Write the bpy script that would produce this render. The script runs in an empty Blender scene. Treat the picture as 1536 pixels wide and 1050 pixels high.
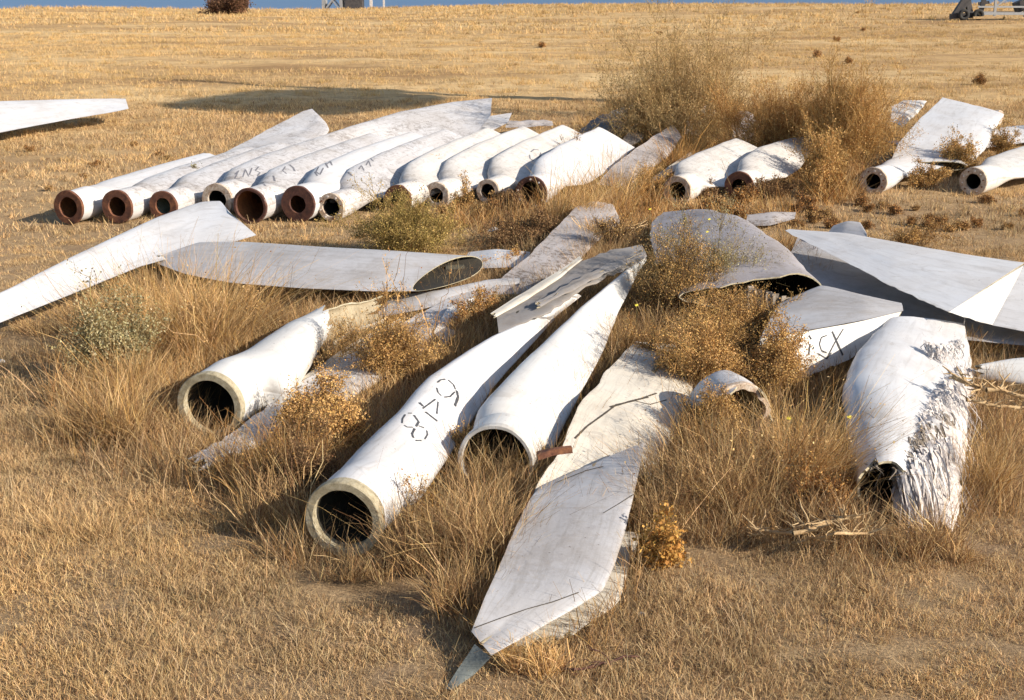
import bpy, math, random
import numpy as np
from mathutils import Vector, Matrix, noise
from mathutils.bvhtree import BVHTree

random.seed(7)
RNG = np.random.default_rng(7)
SC = bpy.context.scene
COL = SC.collection
R = math.radians

# ------------------------------------------------------------------ camera
CAMZ = 4.0
F = 2000.0 / 1536.0            # focal length in picture widths
PITCH = math.atan(575 / 2000)
cd = bpy.data.cameras.new('camera')
cam = bpy.data.objects.new('camera', cd)
COL.objects.link(cam)
cam.location = (0, 0, CAMZ)
cam.rotation_euler = (math.pi / 2 - PITCH, 0, 0)
cd.sensor_width = 36
cd.lens = 36 * F
cd.clip_end = 60000
SC.camera = cam
CP, SP = math.cos(PITCH), math.sin(PITCH)

def ray(u, v):
    x = (u - 768) / 2000.0
    y = (525 - v) / 2000.0
    return Vector((x, CP + y * SP, -SP + y * CP))

def at(u, v, h=0.0):
    d = ray(u, v)
    t = (h - CAMZ) / d.z
    return Vector((0, 0, CAMZ)) + d * t

def ppm(p):                       # photo pixels per metre at a place
    return 2000.0 / (p.y * CP + (CAMZ - p.z) * SP)

# ------------------------------------------------------------------ ground height
def gh(x, y):
    x = np.asarray(x, float); y = np.asarray(y, float)
    z = 0.022 * np.sin(x * 1.3 + 0.7 * y) + 0.018 * np.sin(0.9 * y - 0.5 * x + 1.1)
    z = z + 0.012 * np.sin(3.1 * x + 1.7 * y) * np.sin(2.3 * y - 1.1 * x)
    far = np.clip((y - 40) / 80, 0, 1)
    z = z + far * (0.16 * np.sin(x * 0.11 + y * 0.05) + 0.12 * np.sin(y * 0.13 - x * 0.04))
    z = z + far * 0.75 * (1 / (1 + np.exp(-(x - 14) / 14)))
    d = np.sqrt(x * x + y * y)
    drop = np.clip(d - 135, 0, None)
    z = z - np.minimum(0.0028 * drop ** 2, 40.0)
    return z

def ghs(x, y):
    return float(gh(x, y))

# ------------------------------------------------------------------ materials
def nodes(name):
    m = bpy.data.materials.new(name); m.use_nodes = True
    nt = m.node_tree; nt.nodes.clear()
    out = nt.nodes.new('ShaderNodeOutputMaterial')
    return m, nt, out

def N(nt, typ, ins=None, **kw):
    n = nt.nodes.new(typ)
    for k, v in kw.items(): setattr(n, k, v)
    if ins:
        for k, v in ins.items():
            if isinstance(v, bpy.types.NodeSocket): nt.links.new(v, n.inputs[k])
            else: n.inputs[k].default_value = v
    return n

def ramp(nt, fac, stops):
    n = nt.nodes.new('ShaderNodeValToRGB')
    nt.links.new(fac, n.inputs[0])
    e = n.color_ramp.elements
    while len(e) < len(stops): e.new(0.5)
    for i, (p, c) in enumerate(stops):
        e[i].position = p
        e[i].color = (c, c, c, 1) if isinstance(c, (int, float)) else (*c, 1)
    return n.outputs[0]

def mix(nt, fac, a, b, mode='MIX'):
    n = nt.nodes.new('ShaderNodeMix'); n.data_type = 'RGBA'; n.blend_type = mode
    for idx, v in ((0, fac), (6, a), (7, b)):
        if isinstance(v, bpy.types.NodeSocket): nt.links.new(v, n.inputs[idx])
        elif isinstance(v, (int, float)): n.inputs[idx].default_value = v
        else: n.inputs[idx].default_value = (*v, 1)
    return n.outputs[2]

def noise_tex(nt, vec, scale, detail=6, rough=0.6, dist=0.0):
    return N(nt, 'ShaderNodeTexNoise', {'Vector': vec, 'Scale': scale, 'Detail': detail, 'Roughness': rough, 'Distortion': dist}).outputs[0]

def paint(name, base=(0.78, 0.78, 0.8), dirt=0.3, mottle=0.0, grain=0.0, rough=0.38):
    """weathered gel-coat: dirt clouds, span-wise streaks, flecks of lichen and peeled paint"""
    m, nt, out = nodes(name)
    tc = N(nt, 'ShaderNodeTexCoord')
    uv = tc.outputs['UV']; ob = tc.outputs['Object']
    big = noise_tex(nt, ob, 1.3, 7, 0.62, 0.4)
    c = mix(nt, ramp(nt, big, [(0.38, 0.0), (0.72, min(1, 1.0 * dirt + 0.12))]), base, tuple(b * k for b, k in zip(base, (0.66, 0.61, 0.56))))
    mp = N(nt, 'ShaderNodeMapping', {'Vector': uv, 'Scale': (1.6, 34 + 30 * grain, 1)})
    st = noise_tex(nt, mp.outputs[0], 1.0, 7, 0.7, 0.5)
    c = mix(nt, ramp(nt, st, [(0.49, 0.0), (0.69, min(1, 0.35 * dirt + 0.65 * grain))]), c, (0.22, 0.20, 0.175))
    fine = noise_tex(nt, ob, 22, 5, 0.7)
    c = mix(nt, ramp(nt, fine, [(0.62, 0.0), (0.72, 0.5 * dirt)]), c, (0.33, 0.27, 0.21))
    # thin scratches across the span
    mp2 = N(nt, 'ShaderNodeMapping', {'Vector': ob, 'Scale': (1.2, 5.5, 3), 'Rotation': (0.3, 0.2, 0.9)})
    sc = noise_tex(nt, mp2.outputs[0], 3.1, 3, 0.5, 1.4)
    c = mix(nt, ramp(nt, sc, [(0.492, 0.0), (0.5, 0.30 * dirt + 0.06), (0.508, 0.0)]), c, (0.2, 0.17, 0.14))
    sy = N(nt, 'ShaderNodeSeparateXYZ', {0: uv})
    ed = N(nt, 'ShaderNodeMath', {0: N(nt, 'ShaderNodeMath', {0: sy.outputs[1], 1: 0.5}, operation='PINGPONG').outputs[0], 1: 0.25}, operation='SUBTRACT').outputs[0]
    ed = N(nt, 'ShaderNodeMath', {0: ed}, operation='ABSOLUTE').outputs[0]           # 0.25 on the two edges, 0 mid-skin
    en = noise_tex(nt, ob, 5, 8, .75, .5)
    ee = N(nt, 'ShaderNodeMath', {0: ed, 1: N(nt, 'ShaderNodeMath', {0: en, 1: 0.22}, operation='MULTIPLY').outputs[0]}, operation='ADD').outputs[0]
    c = mix(nt, ramp(nt, ee, [(0.31, 0.0), (0.40, min(1, 0.5 + 0.6 * dirt))]), c, (0.24, 0.20, 0.16))
    sp = noise_tex(nt, ob, 3.2, 10, .72, .9)
    c = mix(nt, ramp(nt, sp, [(0.57, 0.0), (0.66, 0.22 + 0.42 * dirt)]), c, (0.34, 0.30, 0.26))
    ch_ = noise_tex(nt, ob, 34, 3, .6, .2)
    chm = N(nt, 'ShaderNodeMath', {0: ramp(nt, ch_, [(0.68, 0.0), (0.70, 0.9)]), 1: ramp(nt, big, [(0.45, 0.0), (0.6, 1.0)])}, operation='MULTIPLY').outputs[0]
    c = mix(nt, chm, c, (0.12, 0.095, 0.08))
    if mottle:
        wob = noise_tex(nt, ob, 11, 9, 0.82, 0.6)
        pt = noise_tex(nt, ob, 1.7, 3, 0.5)
        f = N(nt, 'ShaderNodeMath', {0: wob, 1: N(nt, 'ShaderNodeMath', {0: pt, 1: 0.35}, operation='MULTIPLY').outputs[0]}, operation='ADD').outputs[0]
        msk = ramp(nt, f, [(0.70, 0.0), (0.76, mottle)])
        c = mix(nt, msk, c, (0.15, 0.12, 0.10))
        m2 = ramp(nt, noise_tex(nt, ob, 40, 4, 0.8), [(0.56, 0.0), (0.66, 0.6 * mottle)])
        c = mix(nt, m2, c, (0.28, 0.23, 0.19))
    bmp = N(nt, 'ShaderNodeBump', {'Height': fine, 'Strength': 0.12 + 0.3 * mottle + 0.2 * grain, 'Distance': 0.006})
    b2 = N(nt, 'ShaderNodeBump', {'Height': big, 'Strength': 0.35, 'Distance': 0.03, 'Normal': bmp.outputs[0]})
    rr = ramp(nt, big, [(0.3, rough - 0.05), (0.7, min(1, rough + 0.25))])
    p = N(nt, 'ShaderNodeBsdfPrincipled', {'Base Color': c, 'Roughness': rr, 'Normal': b2.outputs[0]})
    p.inputs['Specular IOR Level'].default_value = 0.35
    nt.links.new(p.outputs[0], out.inputs[0])
    return m

def rough_mat(name, cols, scale=9.0, rough=0.85, bump=0.5, dist=0.01, metal=0.0):
    m, nt, out = nodes(name)
    ob = N(nt, 'ShaderNodeTexCoord').outputs['Object']
    n1 = noise_tex(nt, ob, scale, 7, 0.7, 0.3)
    k = len(cols)
    c = ramp(nt, n1, [(0.3 + 0.4 * i / max(1, k - 1), cc) for i, cc in enumerate(cols)])
    n2 = noise_tex(nt, ob, scale * 6, 4, 0.7)
    c = mix(nt, ramp(nt, n2, [(0.5, 0.0), (0.7, 0.45)]), c, tuple(x * 0.45 for x in cols[0]))
    b = N(nt, 'ShaderNodeBump', {'Height': n2, 'Strength': bump, 'Distance': dist})
    p = N(nt, 'ShaderNodeBsdfPrincipled', {'Base Color': c, 'Roughness': rough, 'Metallic': metal, 'Normal': b.outputs[0]})
    nt.links.new(p.outputs[0], out.inputs[0])
    return m

def plant_mat(name, trans=0.2, rough=0.9):
    m, nt, out = nodes(name)
    a = N(nt, 'ShaderNodeAttribute', attribute_name='Col')
    g = N(nt, 'ShaderNodeNewGeometry')
    n = noise_tex(nt, g.outputs['Position'], 0.9, 4, 0.6)
    c = mix(nt, 1.0, a.outputs['Color'], ramp(nt, n, [(0.3, (0.8, 0.78, 0.74)), (0.7, (1.15, 1.12, 1.05))]), 'MULTIPLY')
    d = N(nt, 'ShaderNodeBsdfDiffuse', {'Color': c, 'Roughness': 0.5})
    t = N(nt, 'ShaderNodeBsdfTranslucent', {'Color': c})
    mx = N(nt, 'ShaderNodeMixShader', {0: trans, 1: d.outputs[0], 2: t.outputs[0]})
    nt.links.new(mx.outputs[0], out.inputs[0])
    return m

M = {}
M['white'] = paint('white_gelcoat', (0.65, 0.655, 0.675), 0.40, 0.0, 0.2)
M['bright'] = paint('clean_white_gelcoat', (0.68, 0.68, 0.67), 0.3, 0.0, 0.12)
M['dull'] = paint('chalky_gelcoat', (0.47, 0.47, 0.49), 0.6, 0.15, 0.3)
M['cream'] = paint('cream_gelcoat', (0.68, 0.64, 0.56), 0.5, 0.1, 0.3)
M['grey'] = paint('grey_weathered_gelcoat', (0.24, 0.235, 0.24), 0.8, 0.3, 0.9, 0.6)
M['rowwhite'] = paint('warm_white_dusty_gelcoat', (0.68, 0.665, 0.645), 0.5, 0.3, 0.2)
M['lav'] = paint('lavender_grey_gelcoat', (0.34, 0.325, 0.35), 0.6, 0.5, 0.4, 0.6)
M['void'] = rough_mat('shade_black_inner_skin', [(0.010, 0.009, 0.007), (0.04, 0.032, 0.02)], 5)  # shade of the open hollows put into the colour, since sun reaches inside
M['mottled'] = paint('lichen_speckled_gelcoat', (0.44, 0.415, 0.42), 0.7, 0.95, 0.3, 0.6)
M['speck'] = paint('speckled_white_gelcoat', (0.61, 0.605, 0.62), 0.55, 0.55, .3)
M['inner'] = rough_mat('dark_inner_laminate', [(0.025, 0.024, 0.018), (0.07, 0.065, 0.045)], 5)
M['inner_tan'] = rough_mat('tan_inner_laminate', [(0.24, 0.19, 0.12), (0.42, 0.36, 0.25)], 4)
M['inner_rust'] = rough_mat('orange_inner_pipe', [(0.16, 0.06, 0.025), (0.42, 0.18, 0.06)], 6)
M['inner_pale'] = rough_mat('pale_green_inner_laminate', [(0.30, 0.33, 0.25), (0.5, 0.52, 0.42)], 4)
M['inner_grey'] = rough_mat('slate_inner_laminate', [(0.12, 0.13, 0.15), (0.22, 0.23, 0.26)], 4)
M['edge'] = rough_mat('raw_glass_fibre_edge', [(0.22, 0.18, 0.11), (0.40, 0.35, 0.24), (0.5, 0.46, 0.36)], 14)
M['rust'] = rough_mat('rusty_steel', [(0.035, 0.015, 0.01), (0.13, 0.05, 0.028), (0.26, 0.11, 0.05)], 9)
M['rust_dark'] = rough_mat('dark_rusty_steel', [(0.03, 0.015, 0.012), (0.09, 0.035, 0.025), (0.16, 0.07, 0.04)], 12)
M['rust_white'] = rough_mat('painted_steel_with_rust', [(0.16, 0.06, 0.03), (0.48, 0.38, 0.29), (0.66, 0.62, 0.57)], 11)
M['crack'] = rough_mat('dark_brown_crack_lines', [(0.03, 0.025, 0.02), (0.10, 0.08, 0.06)], 20)  # dark brown for the thin ribbons drawn along crack lines
M['slate'] = rough_mat('slate_grey_laminate', [(0.08, 0.09, 0.09), (0.15, 0.17, 0.165)], 6)
M['ink'] = rough_mat('worn_black_stencil_ink', [(0.02, 0.022, 0.03), (0.10, 0.105, 0.12)], 30)
M['ink_faded'] = rough_mat('faded_grey_stencil_ink', [(0.08, 0.08, 0.10), (0.28, 0.28, 0.31)], 30)
M['fibre'] = rough_mat('frayed_white_fibre', [(0.36, 0.30, 0.27), (0.62, 0.58, 0.56), (0.74, 0.72, 0.70)], 8)
M['fibre_tan'] = rough_mat('frayed_tan_fibre', [(0.16, 0.13, 0.10), (0.34, 0.29, 0.24)], 9)
M['steel'] = rough_mat('galvanised_steel', [(0.30, 0.31, 0.33), (0.42, 0.43, 0.45)], 4, 0.5, 0.1, 0.002, 0.4)
M['dark_steel'] = rough_mat('dark_machine_steel', [(0.03, 0.03, 0.035), (0.09, 0.08, 0.08)], 4, 0.7)
M['rubber'] = rough_mat('black_tyre_rubber', [(0.02, 0.02, 0.02), (0.04, 0.04, 0.04)], 8)
M['wood'] = rough_mat('dry_bleached_wood', [(0.26, 0.16, 0.08), (0.45, 0.31, 0.16), (0.55, 0.42, 0.25)], 12)
M['grass'] = plant_mat('dry_grass', 0.18)
M['plant'] = plant_mat('dry_plant', 0.12)

# ------------------------------------------------------------------ object helpers
def link(o, parent=None):
    COL.objects.link(o)
    if parent is not None:
        o.parent = parent
    return o

def tag(o, label=None, cat=None, group=None, kind=None):
    if label: o['label'] = label
    if cat: o['category'] = cat
    if group: o['group'] = group
    if kind: o['kind'] = kind
    return o

def empty(name, loc, label, cat, group=None):
    o = bpy.data.objects.new(name, None)
    o.empty_display_size = 0.2
    o.location = loc
    link(o); tag(o, label, cat, group)
    return o

def mesh_obj(name, verts, faces, mats, parent=None, origin=(0, 0, 0), smooth=True, uvs=None, midx=None):
    og = Vector(origin)
    me = bpy.data.meshes.new(name)
    me.from_pydata([tuple(Vector(v) - og) for v in verts], [], faces)
    for m in (mats if isinstance(mats, (list, tuple)) else [mats]):
        me.materials.append(m)
    if smooth: me.polygons.foreach_set('use_smooth', [True] * len(me.polygons))
    if midx: me.polygons.foreach_set('material_index', midx)
    if uvs:
        l = me.uv_layers.new(name='UVMap')
        flat = []
        for lp in me.loops: flat.extend(uvs[lp.vertex_index])
        l.data.foreach_set('uv', flat)
    me.update()
    o = bpy.data.objects.new(name, me)
    link(o, parent)
    if parent is None: o.location = og
    else: o.location = og - parent_world(parent)
    return o

def parent_world(p):
    l = Vector(p.location)
    while p.parent is not None:
        p = p.parent; l += Vector(p.location)
    return l

def np_mesh(name, V, Q, cols, mat, parent=None, origin=None):
    """V (n,3), Q (m,4) quads, cols (n,3)"""
    V = np.asarray(V, dtype=np.float32)
    og = np.array(origin if origin is not None else (0, 0, 0), dtype=np.float32)
    me = bpy.data.meshes.new(name)
    me.vertices.add(len(V)); me.vertices.foreach_set('co', (V - og).ravel())
    k = Q.shape[1]
    me.loops.add(Q.size); me.loops.foreach_set('vertex_index', Q.astype(np.int32).ravel())
    me.polygons.add(len(Q))
    me.polygons.foreach_set('loop_start', (np.arange(len(Q)) * k).astype(np.int32))
    me.materials.append(mat)
    me.update(calc_edges=True)
    if cols is not None:
        a = me.color_attributes.new('Col', 'FLOAT_COLOR', 'POINT')
        c4 = np.ones((len(V), 4), np.float32); c4[:, :3] = cols
        a.data.foreach_set('color', c4.ravel())
    o = bpy.data.objects.new(name, me)
    link(o, parent)
    if parent is None: o.location = tuple(float(x) for x in og)
    else: o.location = Vector([float(x) for x in og]) - parent_world(parent)
    return o

# ------------------------------------------------------------------ turbine blades
FOOT = []        # footprints (quads) that keep grass from growing through plates

class St:
    """one station of a blade: left and right edge, thickness, roundness, leading-edge side"""
    def __init__(s, L, Rr, t, rnd, le=1.0): s.v = (L, Rr, t, rnd, le)

def E(uL, vL, hL, uR, vR, hR, t, rnd=0.0, le=1.0):
    return St(at(uL, vL, hL), at(uR, vR, hR), t, rnd, le)

def W(c, tan, w, t, rnd, roll=0.0, le=1.0):
    tan = Vector((tan.x, tan.y, 0)).normalized()
    perp = Vector((tan.y, -tan.x, 0))
    ch = perp * math.cos(roll) - Vector((0, 0, 1)) * math.sin(roll)
    return St(c - ch * w / 2, c + ch * w / 2, t, rnd, le)

def circ(c, tan, r): return W(c, tan, 2 * r, 2 * r, 1.0)

def cr(p0, p1, p2, p3, t):
    return (p1 * 2 + (p2 - p0) * t + (p0 * 2 - p1 * 5 + p2 * 4 - p3) * t * t + (p1 * 3 - p0 - p2 * 3 + p3) * t ** 3) * 0.5

SMOOTH = 0.35
def sample(sts, sub):
    out = []
    n = len(sts)
    for i in range(n - 1):
        q = [sts[max(0, i - 1)].v, sts[i].v, sts[i + 1].v, sts[min(n - 1, i + 2)].v]
        for k in range(sub + (1 if i == n - 2 else 0)):
            t = k / sub
            vals = []
            for j in range(5):
                if j < 2: vals.append(cr(q[0][j], q[1][j], q[2][j], q[3][j], t) * SMOOTH + (q[1][j] * (1 - t) + q[2][j] * t) * (1 - SMOOTH))
                else:
                    vals.append(q[1][j] + (q[2][j] - q[1][j]) * (t * t * (3 - 2 * t)))
            out.append(vals)
    return out

def loft(name, sts, mats, parent=None, origin=None, wall=0.018, nring=36, sub=8, jag0=0.0, jag1=0.0, dent=0.006,
         dentscale=1.6, seed=0, close0=False, close1=False, foot=True, arc=None, ejL=0.0, ejR=0.0, slant1=0.0):
    """shell with an outer and an inner skin. arc=(a0,a1) in degrees keeps only part of the section (0 = right edge, 90 = top)"""
    S = sample(sts, sub)
    m = len(S)
    cen = [(s[0] + s[1]) / 2 for s in S]
    outer, inner, uvs = [], [], []
    closed = arc is None
    if closed: angs = [2 * math.pi * k / nring for k in range(nring)]
    else:
        a0, a1 = R(arc[0]), R(arc[1]); angs = [a0 + (a1 - a0) * k / (nring - 1) for k in range(nring)]
    length = 0.0
    for i, (L, Rr, t, rnd, le) in enumerate(S):
        tan = (cen[min(m - 1, i + 1)] - cen[max(0, i - 1)]).normalized()
        if i: length += (cen[i] - cen[i - 1]).length
        ch = (Rr - L); w = ch.length; ch = ch.normalized()
        if ejL or ejR:
            fj = lambda k_: noise.noise(Vector((i * .9, seed * 2.3, k_))) + .8 * noise.noise(Vector((i * 2.7, seed * 1.3, k_ + 4)))
            L = L + ch * ejL * fj(0); Rr = Rr + ch * ejR * fj(9); cen[i] = (L + Rr) / 2; w = (Rr - L).length
        n = ch.cross(tan)
        if n.length < 1e-4: n = Vector((0, 0, 1))
        n.normalize()
        if n.z < 0: n = -n
        for pas in (0, 1):
            ww = w / 2 - (wall if pas else 0); tt = max(t / 2 - (wall if pas else 0), 0.002)
            ww = max(ww, 0.004)
            row = []
            for k, a in enumerate(angs):
                c, s = math.cos(a), math.sin(a)
                kk = (1 - rnd)
                prof = (1 + kk * le * c * 0.95) / (1 + 0.3 * kk)
                p = cen[i] + ch * (c * ww) + n * (s * tt * prof)
                if jag0 and i < 3:
                    f = (3 - i) / 3.0
                    p -= tan * jag0 * f * (noise.noise(Vector((k * 0.45, seed * 3.1, 0))) + 0.5 * noise.noise(Vector((k * 1.7, seed, 5))))
                if jag1 and i >= m - 3:
                    f = (i - (m - 4)) / 3.0
                    p += tan * jag1 * f * (noise.noise(Vector((k * 0.45, seed * 5.3, 9))) + 0.5 * noise.noise(Vector((k * 1.7, seed, 2))))
                if slant1 and i >= m - 7: p = p - tan * slant1 * ((i - (m - 7)) / 6.0) * (s + .3)
                row.append(p)
                if pas == 0: uvs.append((length + seed * 3.7, a / (2 * math.pi)))
            (outer if pas == 0 else inner).append(row)
    verts = [p for r_ in outer for p in r_] + [p for r_ in inner for p in r_]
    if dent:
        nv = []
        half = m * nring
        for j in range(half):
            p = verts[j]
            c0 = cen[j // nring]
            dv = (p - c0)
            d = dv.normalized() if dv.length > 1e-5 else Vector((0, 0, 1))
            a = dent * (noise.noise(p * dentscale + Vector((seed * 7.7, 0, 0))) * 2 + 0.6 * noise.noise(p * dentscale * 3.7))
            nv.append(p + d * a)
        for j in range(half): nv.append(verts[half + j] + (nv[j] - verts[j]))
        verts = nv
    uvs = uvs + uvs
    faces, midx = [], []
    H = m * nring
    kk = nring if closed else nring - 1
    for i in range(m - 1):
        for k in range(kk):
            a, b = i * nring + k, i * nring + (k + 1) % nring
            c, d = (i + 1) * nring + (k + 1) % nring, (i + 1) * nring + k
            faces.append((a, b, c, d)); midx.append(0)
            faces.append((H + a, H + d, H + c, H + b)); midx.append(1)
    for k in range(kk):
        a, b = k, (k + 1) % nring
        if close0: pass
        faces.append((a, H + a, H + b, b)); midx.append(2)
        a, b = (m - 1) * nring + k, (m - 1) * nring + (k + 1) % nring
        faces.append((a, b, H + b, H + a)); midx.append(2)
    if not closed:
        for i in range(m - 1):
            for k in (0, nring - 1):
                a, d = i * nring + k, (i + 1) * nring + k
                faces.append((a, d, H + d, H + a)); midx.append(2)
    if closed and close0:
        verts.append(cen[0]); uvs.append((0, 0)); q = len(verts) - 1
        for k in range(nring): faces.append((k, (k + 1) % nring, q)); midx.append(2)
    if closed and close1:
        verts.append(cen[-1]); uvs.append((0, 0)); q = len(verts) - 1
        for k in range(nring):
            faces.append(((m - 1) * nring + k, (m - 1) * nring + (k + 1) % nring, q)); midx.append(2)
    if foot:
        for i in range(m - 1):
            zmin = min(S[i][0].z, S[i][1].z) - S[i][2] * 0.5
            if zmin < 0.16:
                FOOT.append((S[i][0], S[i][1], S[i + 1][1], S[i + 1][0]))
    mats = list(mats)
    while len(mats) < 3: mats.append(M['edge'])
    og = origin if origin is not None else Vector((cen[0].x, cen[0].y, 0))
    o = mesh_obj(name, verts, faces, mats, parent, og, True, uvs, midx)
    o['_tmp'] = 0
    del o['_tmp']
    try:
        o.data.set_sharp_from_angle(angle=R(40))
    except Exception: pass
    SHELLS[o.name] = (verts, faces)
    return o

SHELLS = {}

def ring_part(name, c, axis, r_out, r_in, depth, mat, parent, jit=0.0, nseg=40, seed=0, arc=None):
    """a real ring (annulus with depth) facing along axis"""
    axis = axis.normalized()
    up = Vector((0, 0, 1)); x = axis.cross(up).normalized(); y = x.cross(axis).normalized()
    if y.z < 0: y = -y
    verts, faces = [], []
    prof = [(r_in, 0.012), (r_in + 0.006, 0.0), (r_out - 0.008, 0.0), (r_out, 0.008), (r_out, depth), (r_in, depth)]
    cl = arc is None
    ns = nseg if cl else nseg + 1
    for k in range(ns):
        a = 2 * math.pi * k / nseg if cl else R(arc[0]) + (R(arc[1]) - R(arc[0])) * k / nseg
        d = x * math.cos(a) + y * math.sin(a)
        for (rr, z) in prof:
            j = jit * noise.noise(Vector((math.cos(a) * 2.5, math.sin(a) * 2.5, rr * 9 + seed)))
            verts.append(c + d * (rr + j) - axis * z * -1 + axis * 0)
    P = len(prof)
    for k in range(nseg if cl else nseg):
        kn = (k + 1) % ns
        if not cl and kn == 0: continue
        for q in range(P):
            faces.append((k * P + q, k * P + (q + 1) % P, kn * P + (q + 1) % P, kn * P + q))
    return mesh_obj(name, verts, faces, [mat], parent, c, False)

def strokes(shell, pls, wpx, mat, parent, name='marking', seed=0):
    """paint strokes laid on the skin of a blade: small ribbons 3 mm proud of it"""
    verts0, faces0 = SHELLS[shell.name]
    bvh = BVHTree.FromPolygons([tuple(v) for v in verts0], faces0)
    cam0 = Vector((0, 0, CAMZ))
    V, Fc = [], []
    rnd = random.Random(seed)
    for item in pls:
        wk = 1.0
        if isinstance(item, tuple): wk, pl = item
        else: pl = item
        pts = []
        for a, b in zip(pl[:-1], pl[1:]):
            n = max(1, int(math.hypot(b[0] - a[0], b[1] - a[1]) / 1.5))
            for i in range(n): pts.append((a[0] + (b[0] - a[0]) * i / n, a[1] + (b[1] - a[1]) * i / n))
        pts.append(pl[-1])
        prev = None
        hits = []
        for (u, v) in pts:
            h = bvh.ray_cast(cam0, ray(u, v))
            if h[0] is not None:
                n = h[1] if h[1].dot(ray(u, v)) < 0 else -h[1]
                hits.append((h[0], n))
        for i, (p, n) in enumerate(hits):
            if len(hits) < 2: break
            q = hits[min(i + 1, len(hits) - 1)][0] - hits[max(i - 1, 0)][0]
            if q.length < 1e-5: continue
            s = n.cross(q).normalized()
            w = wk * wpx / ppm(p) * (0.85 + 0.3 * rnd.random())
            V.append(p + n * 0.003 + s * w / 2); V.append(p + n * 0.003 - s * w / 2)
            if prev is not None: Fc.append((prev, prev + 1, len(V) - 1, len(V) - 2))
            prev = len(V) - 2
    if V: return mesh_obj(name, V, Fc, [mat], parent, V[0], False)

G_PILE = 'scrapped blades in the near pile'
G_ROW = 'scrapped blades in the far row'

# ---- blade with stencilled 648
def simple(name, label, cat, sts, mats, group=None, **kw):
    o = loft(name, sts, mats, **kw)
    tag(o, label, cat, group)
    return o

def rooted(label, c, tan, r, sts, mats, ringmat, group, rin=0.78, depth=0.05, bolts=0, rj=0.0, name='turbine_blade', ringname='root_ring', seed=0, **kw):
    """blade with its round root and a ring or flange closing the root"""
    t = empty(name, (c.x, c.y, 0), label, 'turbine blade', group)
    tn = Vector((tan.x, tan.y, tan.z)).normalized()
    sh = loft('shell', sts, mats, parent=t, origin=Vector((c.x, c.y, 0)), seed=seed, **kw)
    rg = ring_part(ringname, c - tn * 0.02, tn, r * 1.035, r * rin, depth, ringmat, t, jit=rj, seed=seed)
    if bolts:
        x = tn.cross(Vector((0, 0, 1))).normalized(); y = x.cross(tn).normalized()
        rm = (r * 1.0 + r * rin) / 2
        for k in range(bolts):
            a = 2 * math.pi * (k + 0.3) / bolts
            p = c - tn * 0.022 + (x * math.cos(a) + y * math.sin(a)) * rm
            vs, fs = [], []
            for z in (0.0, -0.02):
                for q in range(6):
                    b = math.pi * q / 3
                    vs.append(p + (x * math.cos(b) + y * math.sin(b)) * 0.015 + tn * z)
            for q in range(6): fs.append((q, (q + 1) % 6, 6 + (q + 1) % 6, 6 + q))
            fs.append((6, 7, 8, 9, 10, 11))
            mesh_obj('bolt', vs, fs, [M['fibre'] if k % 3 else M['rust']], rg, p, False)
    return t, sh, rg

# B1 ------------------------------------------------------------------
c = at(515, 779, 0.26); e = at(590, 690, 0.30)
tan = (e - c); tan.z = 0; tan.normalize()
r = 0.275
sts = [circ(c, tan, r), circ(c + tan * 0.3, tan, r * 0.99),
       E(528, 690, .36, 636, 738, .22, .46, .8, -1),
       E(592, 626, .42, 694, 652, .22, .30, .4, -1),
       E(640, 568, .50, 738, 584, .24, .20, .15, -1),
       E(735, 506, .50, 792, 523, .28, .14, .1, -1),
       E(815, 470, .48, 838, 472, .33, .10, .1, -1),
       E(862, 440, .46, 872, 444, .38, .04, .1, -1)]
t648, sh648, _ = rooted('long white blade with the black stencilled number 648 beside its open round root', c, tan, r, sts,
    [M['white'], M['inner'], M['edge']], M['edge'], G_PILE, rin=.80, depth=.10, rj=.006, close1=True, seed=1)
six = [[(656, 574), (661, 570), (668, 569)], (1.2, [(672, 570), (680, 577), (683, 584)]), [(655, 582), (657, 589), (662, 594)], [(666, 596), (675, 595), (682, 588)], (1.7, [(685, 586), (687, 596), (682, 609)])]
four = [(1.6, [(629, 604), (635, 610)]), [(634, 613), (653, 599)], [(657, 603), (655, 621)], (1.9, [(638, 618), (656, 632)])]
eight = [[(603, 635), (604, 628), (608, 622)], [(612, 620), (618, 620)], (1.4, [(621, 623), (628, 633), (624, 640)]), [(619, 641), (611, 641), (606, 638)], (1.4, [(622, 643), (618, 651), (620, 657)]), [(623, 661), (632, 661)], [(637, 659), (641, 652), (640, 646)], [(636, 642), (628, 639)]]
strokes(sh648, six + four + eight, 2.7, M['ink'], t648, seed=1)

# B2 ------------------------------------------------------------------
c = at(744, 692, 0.22); e = at(790, 610, 0.28)
tan = (e - c); tan.z = 0; tan.normalize(); r = 0.30
sts = [circ(c, tan, r), circ(c + tan * 0.35, tan, r),
       E(716, 622, .34, 830, 672, .20, .36, .5, -1),
       E(758, 570, .42, 862, 608, .26, .24, .4, -1),
       E(808, 522, .46, 897, 542, .30, .16, .2, -1),
       E(868, 464, .50, 928, 468, .34, .12, .1, -1),
       E(940, 404, .54, 958, 408, .40, .10, .1, -1),
       E(964, 386, .52, 970, 390, .44, .05, .1, -1)]
rooted('white blade right of the 648 blade with grass growing out of its half buried root', c, tan, r, sts,
    [M['bright'], M['inner'], M['edge']], M['bright'], G_PILE, rin=.91, depth=.06, rj=.006, close1=True, seed=2)

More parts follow.
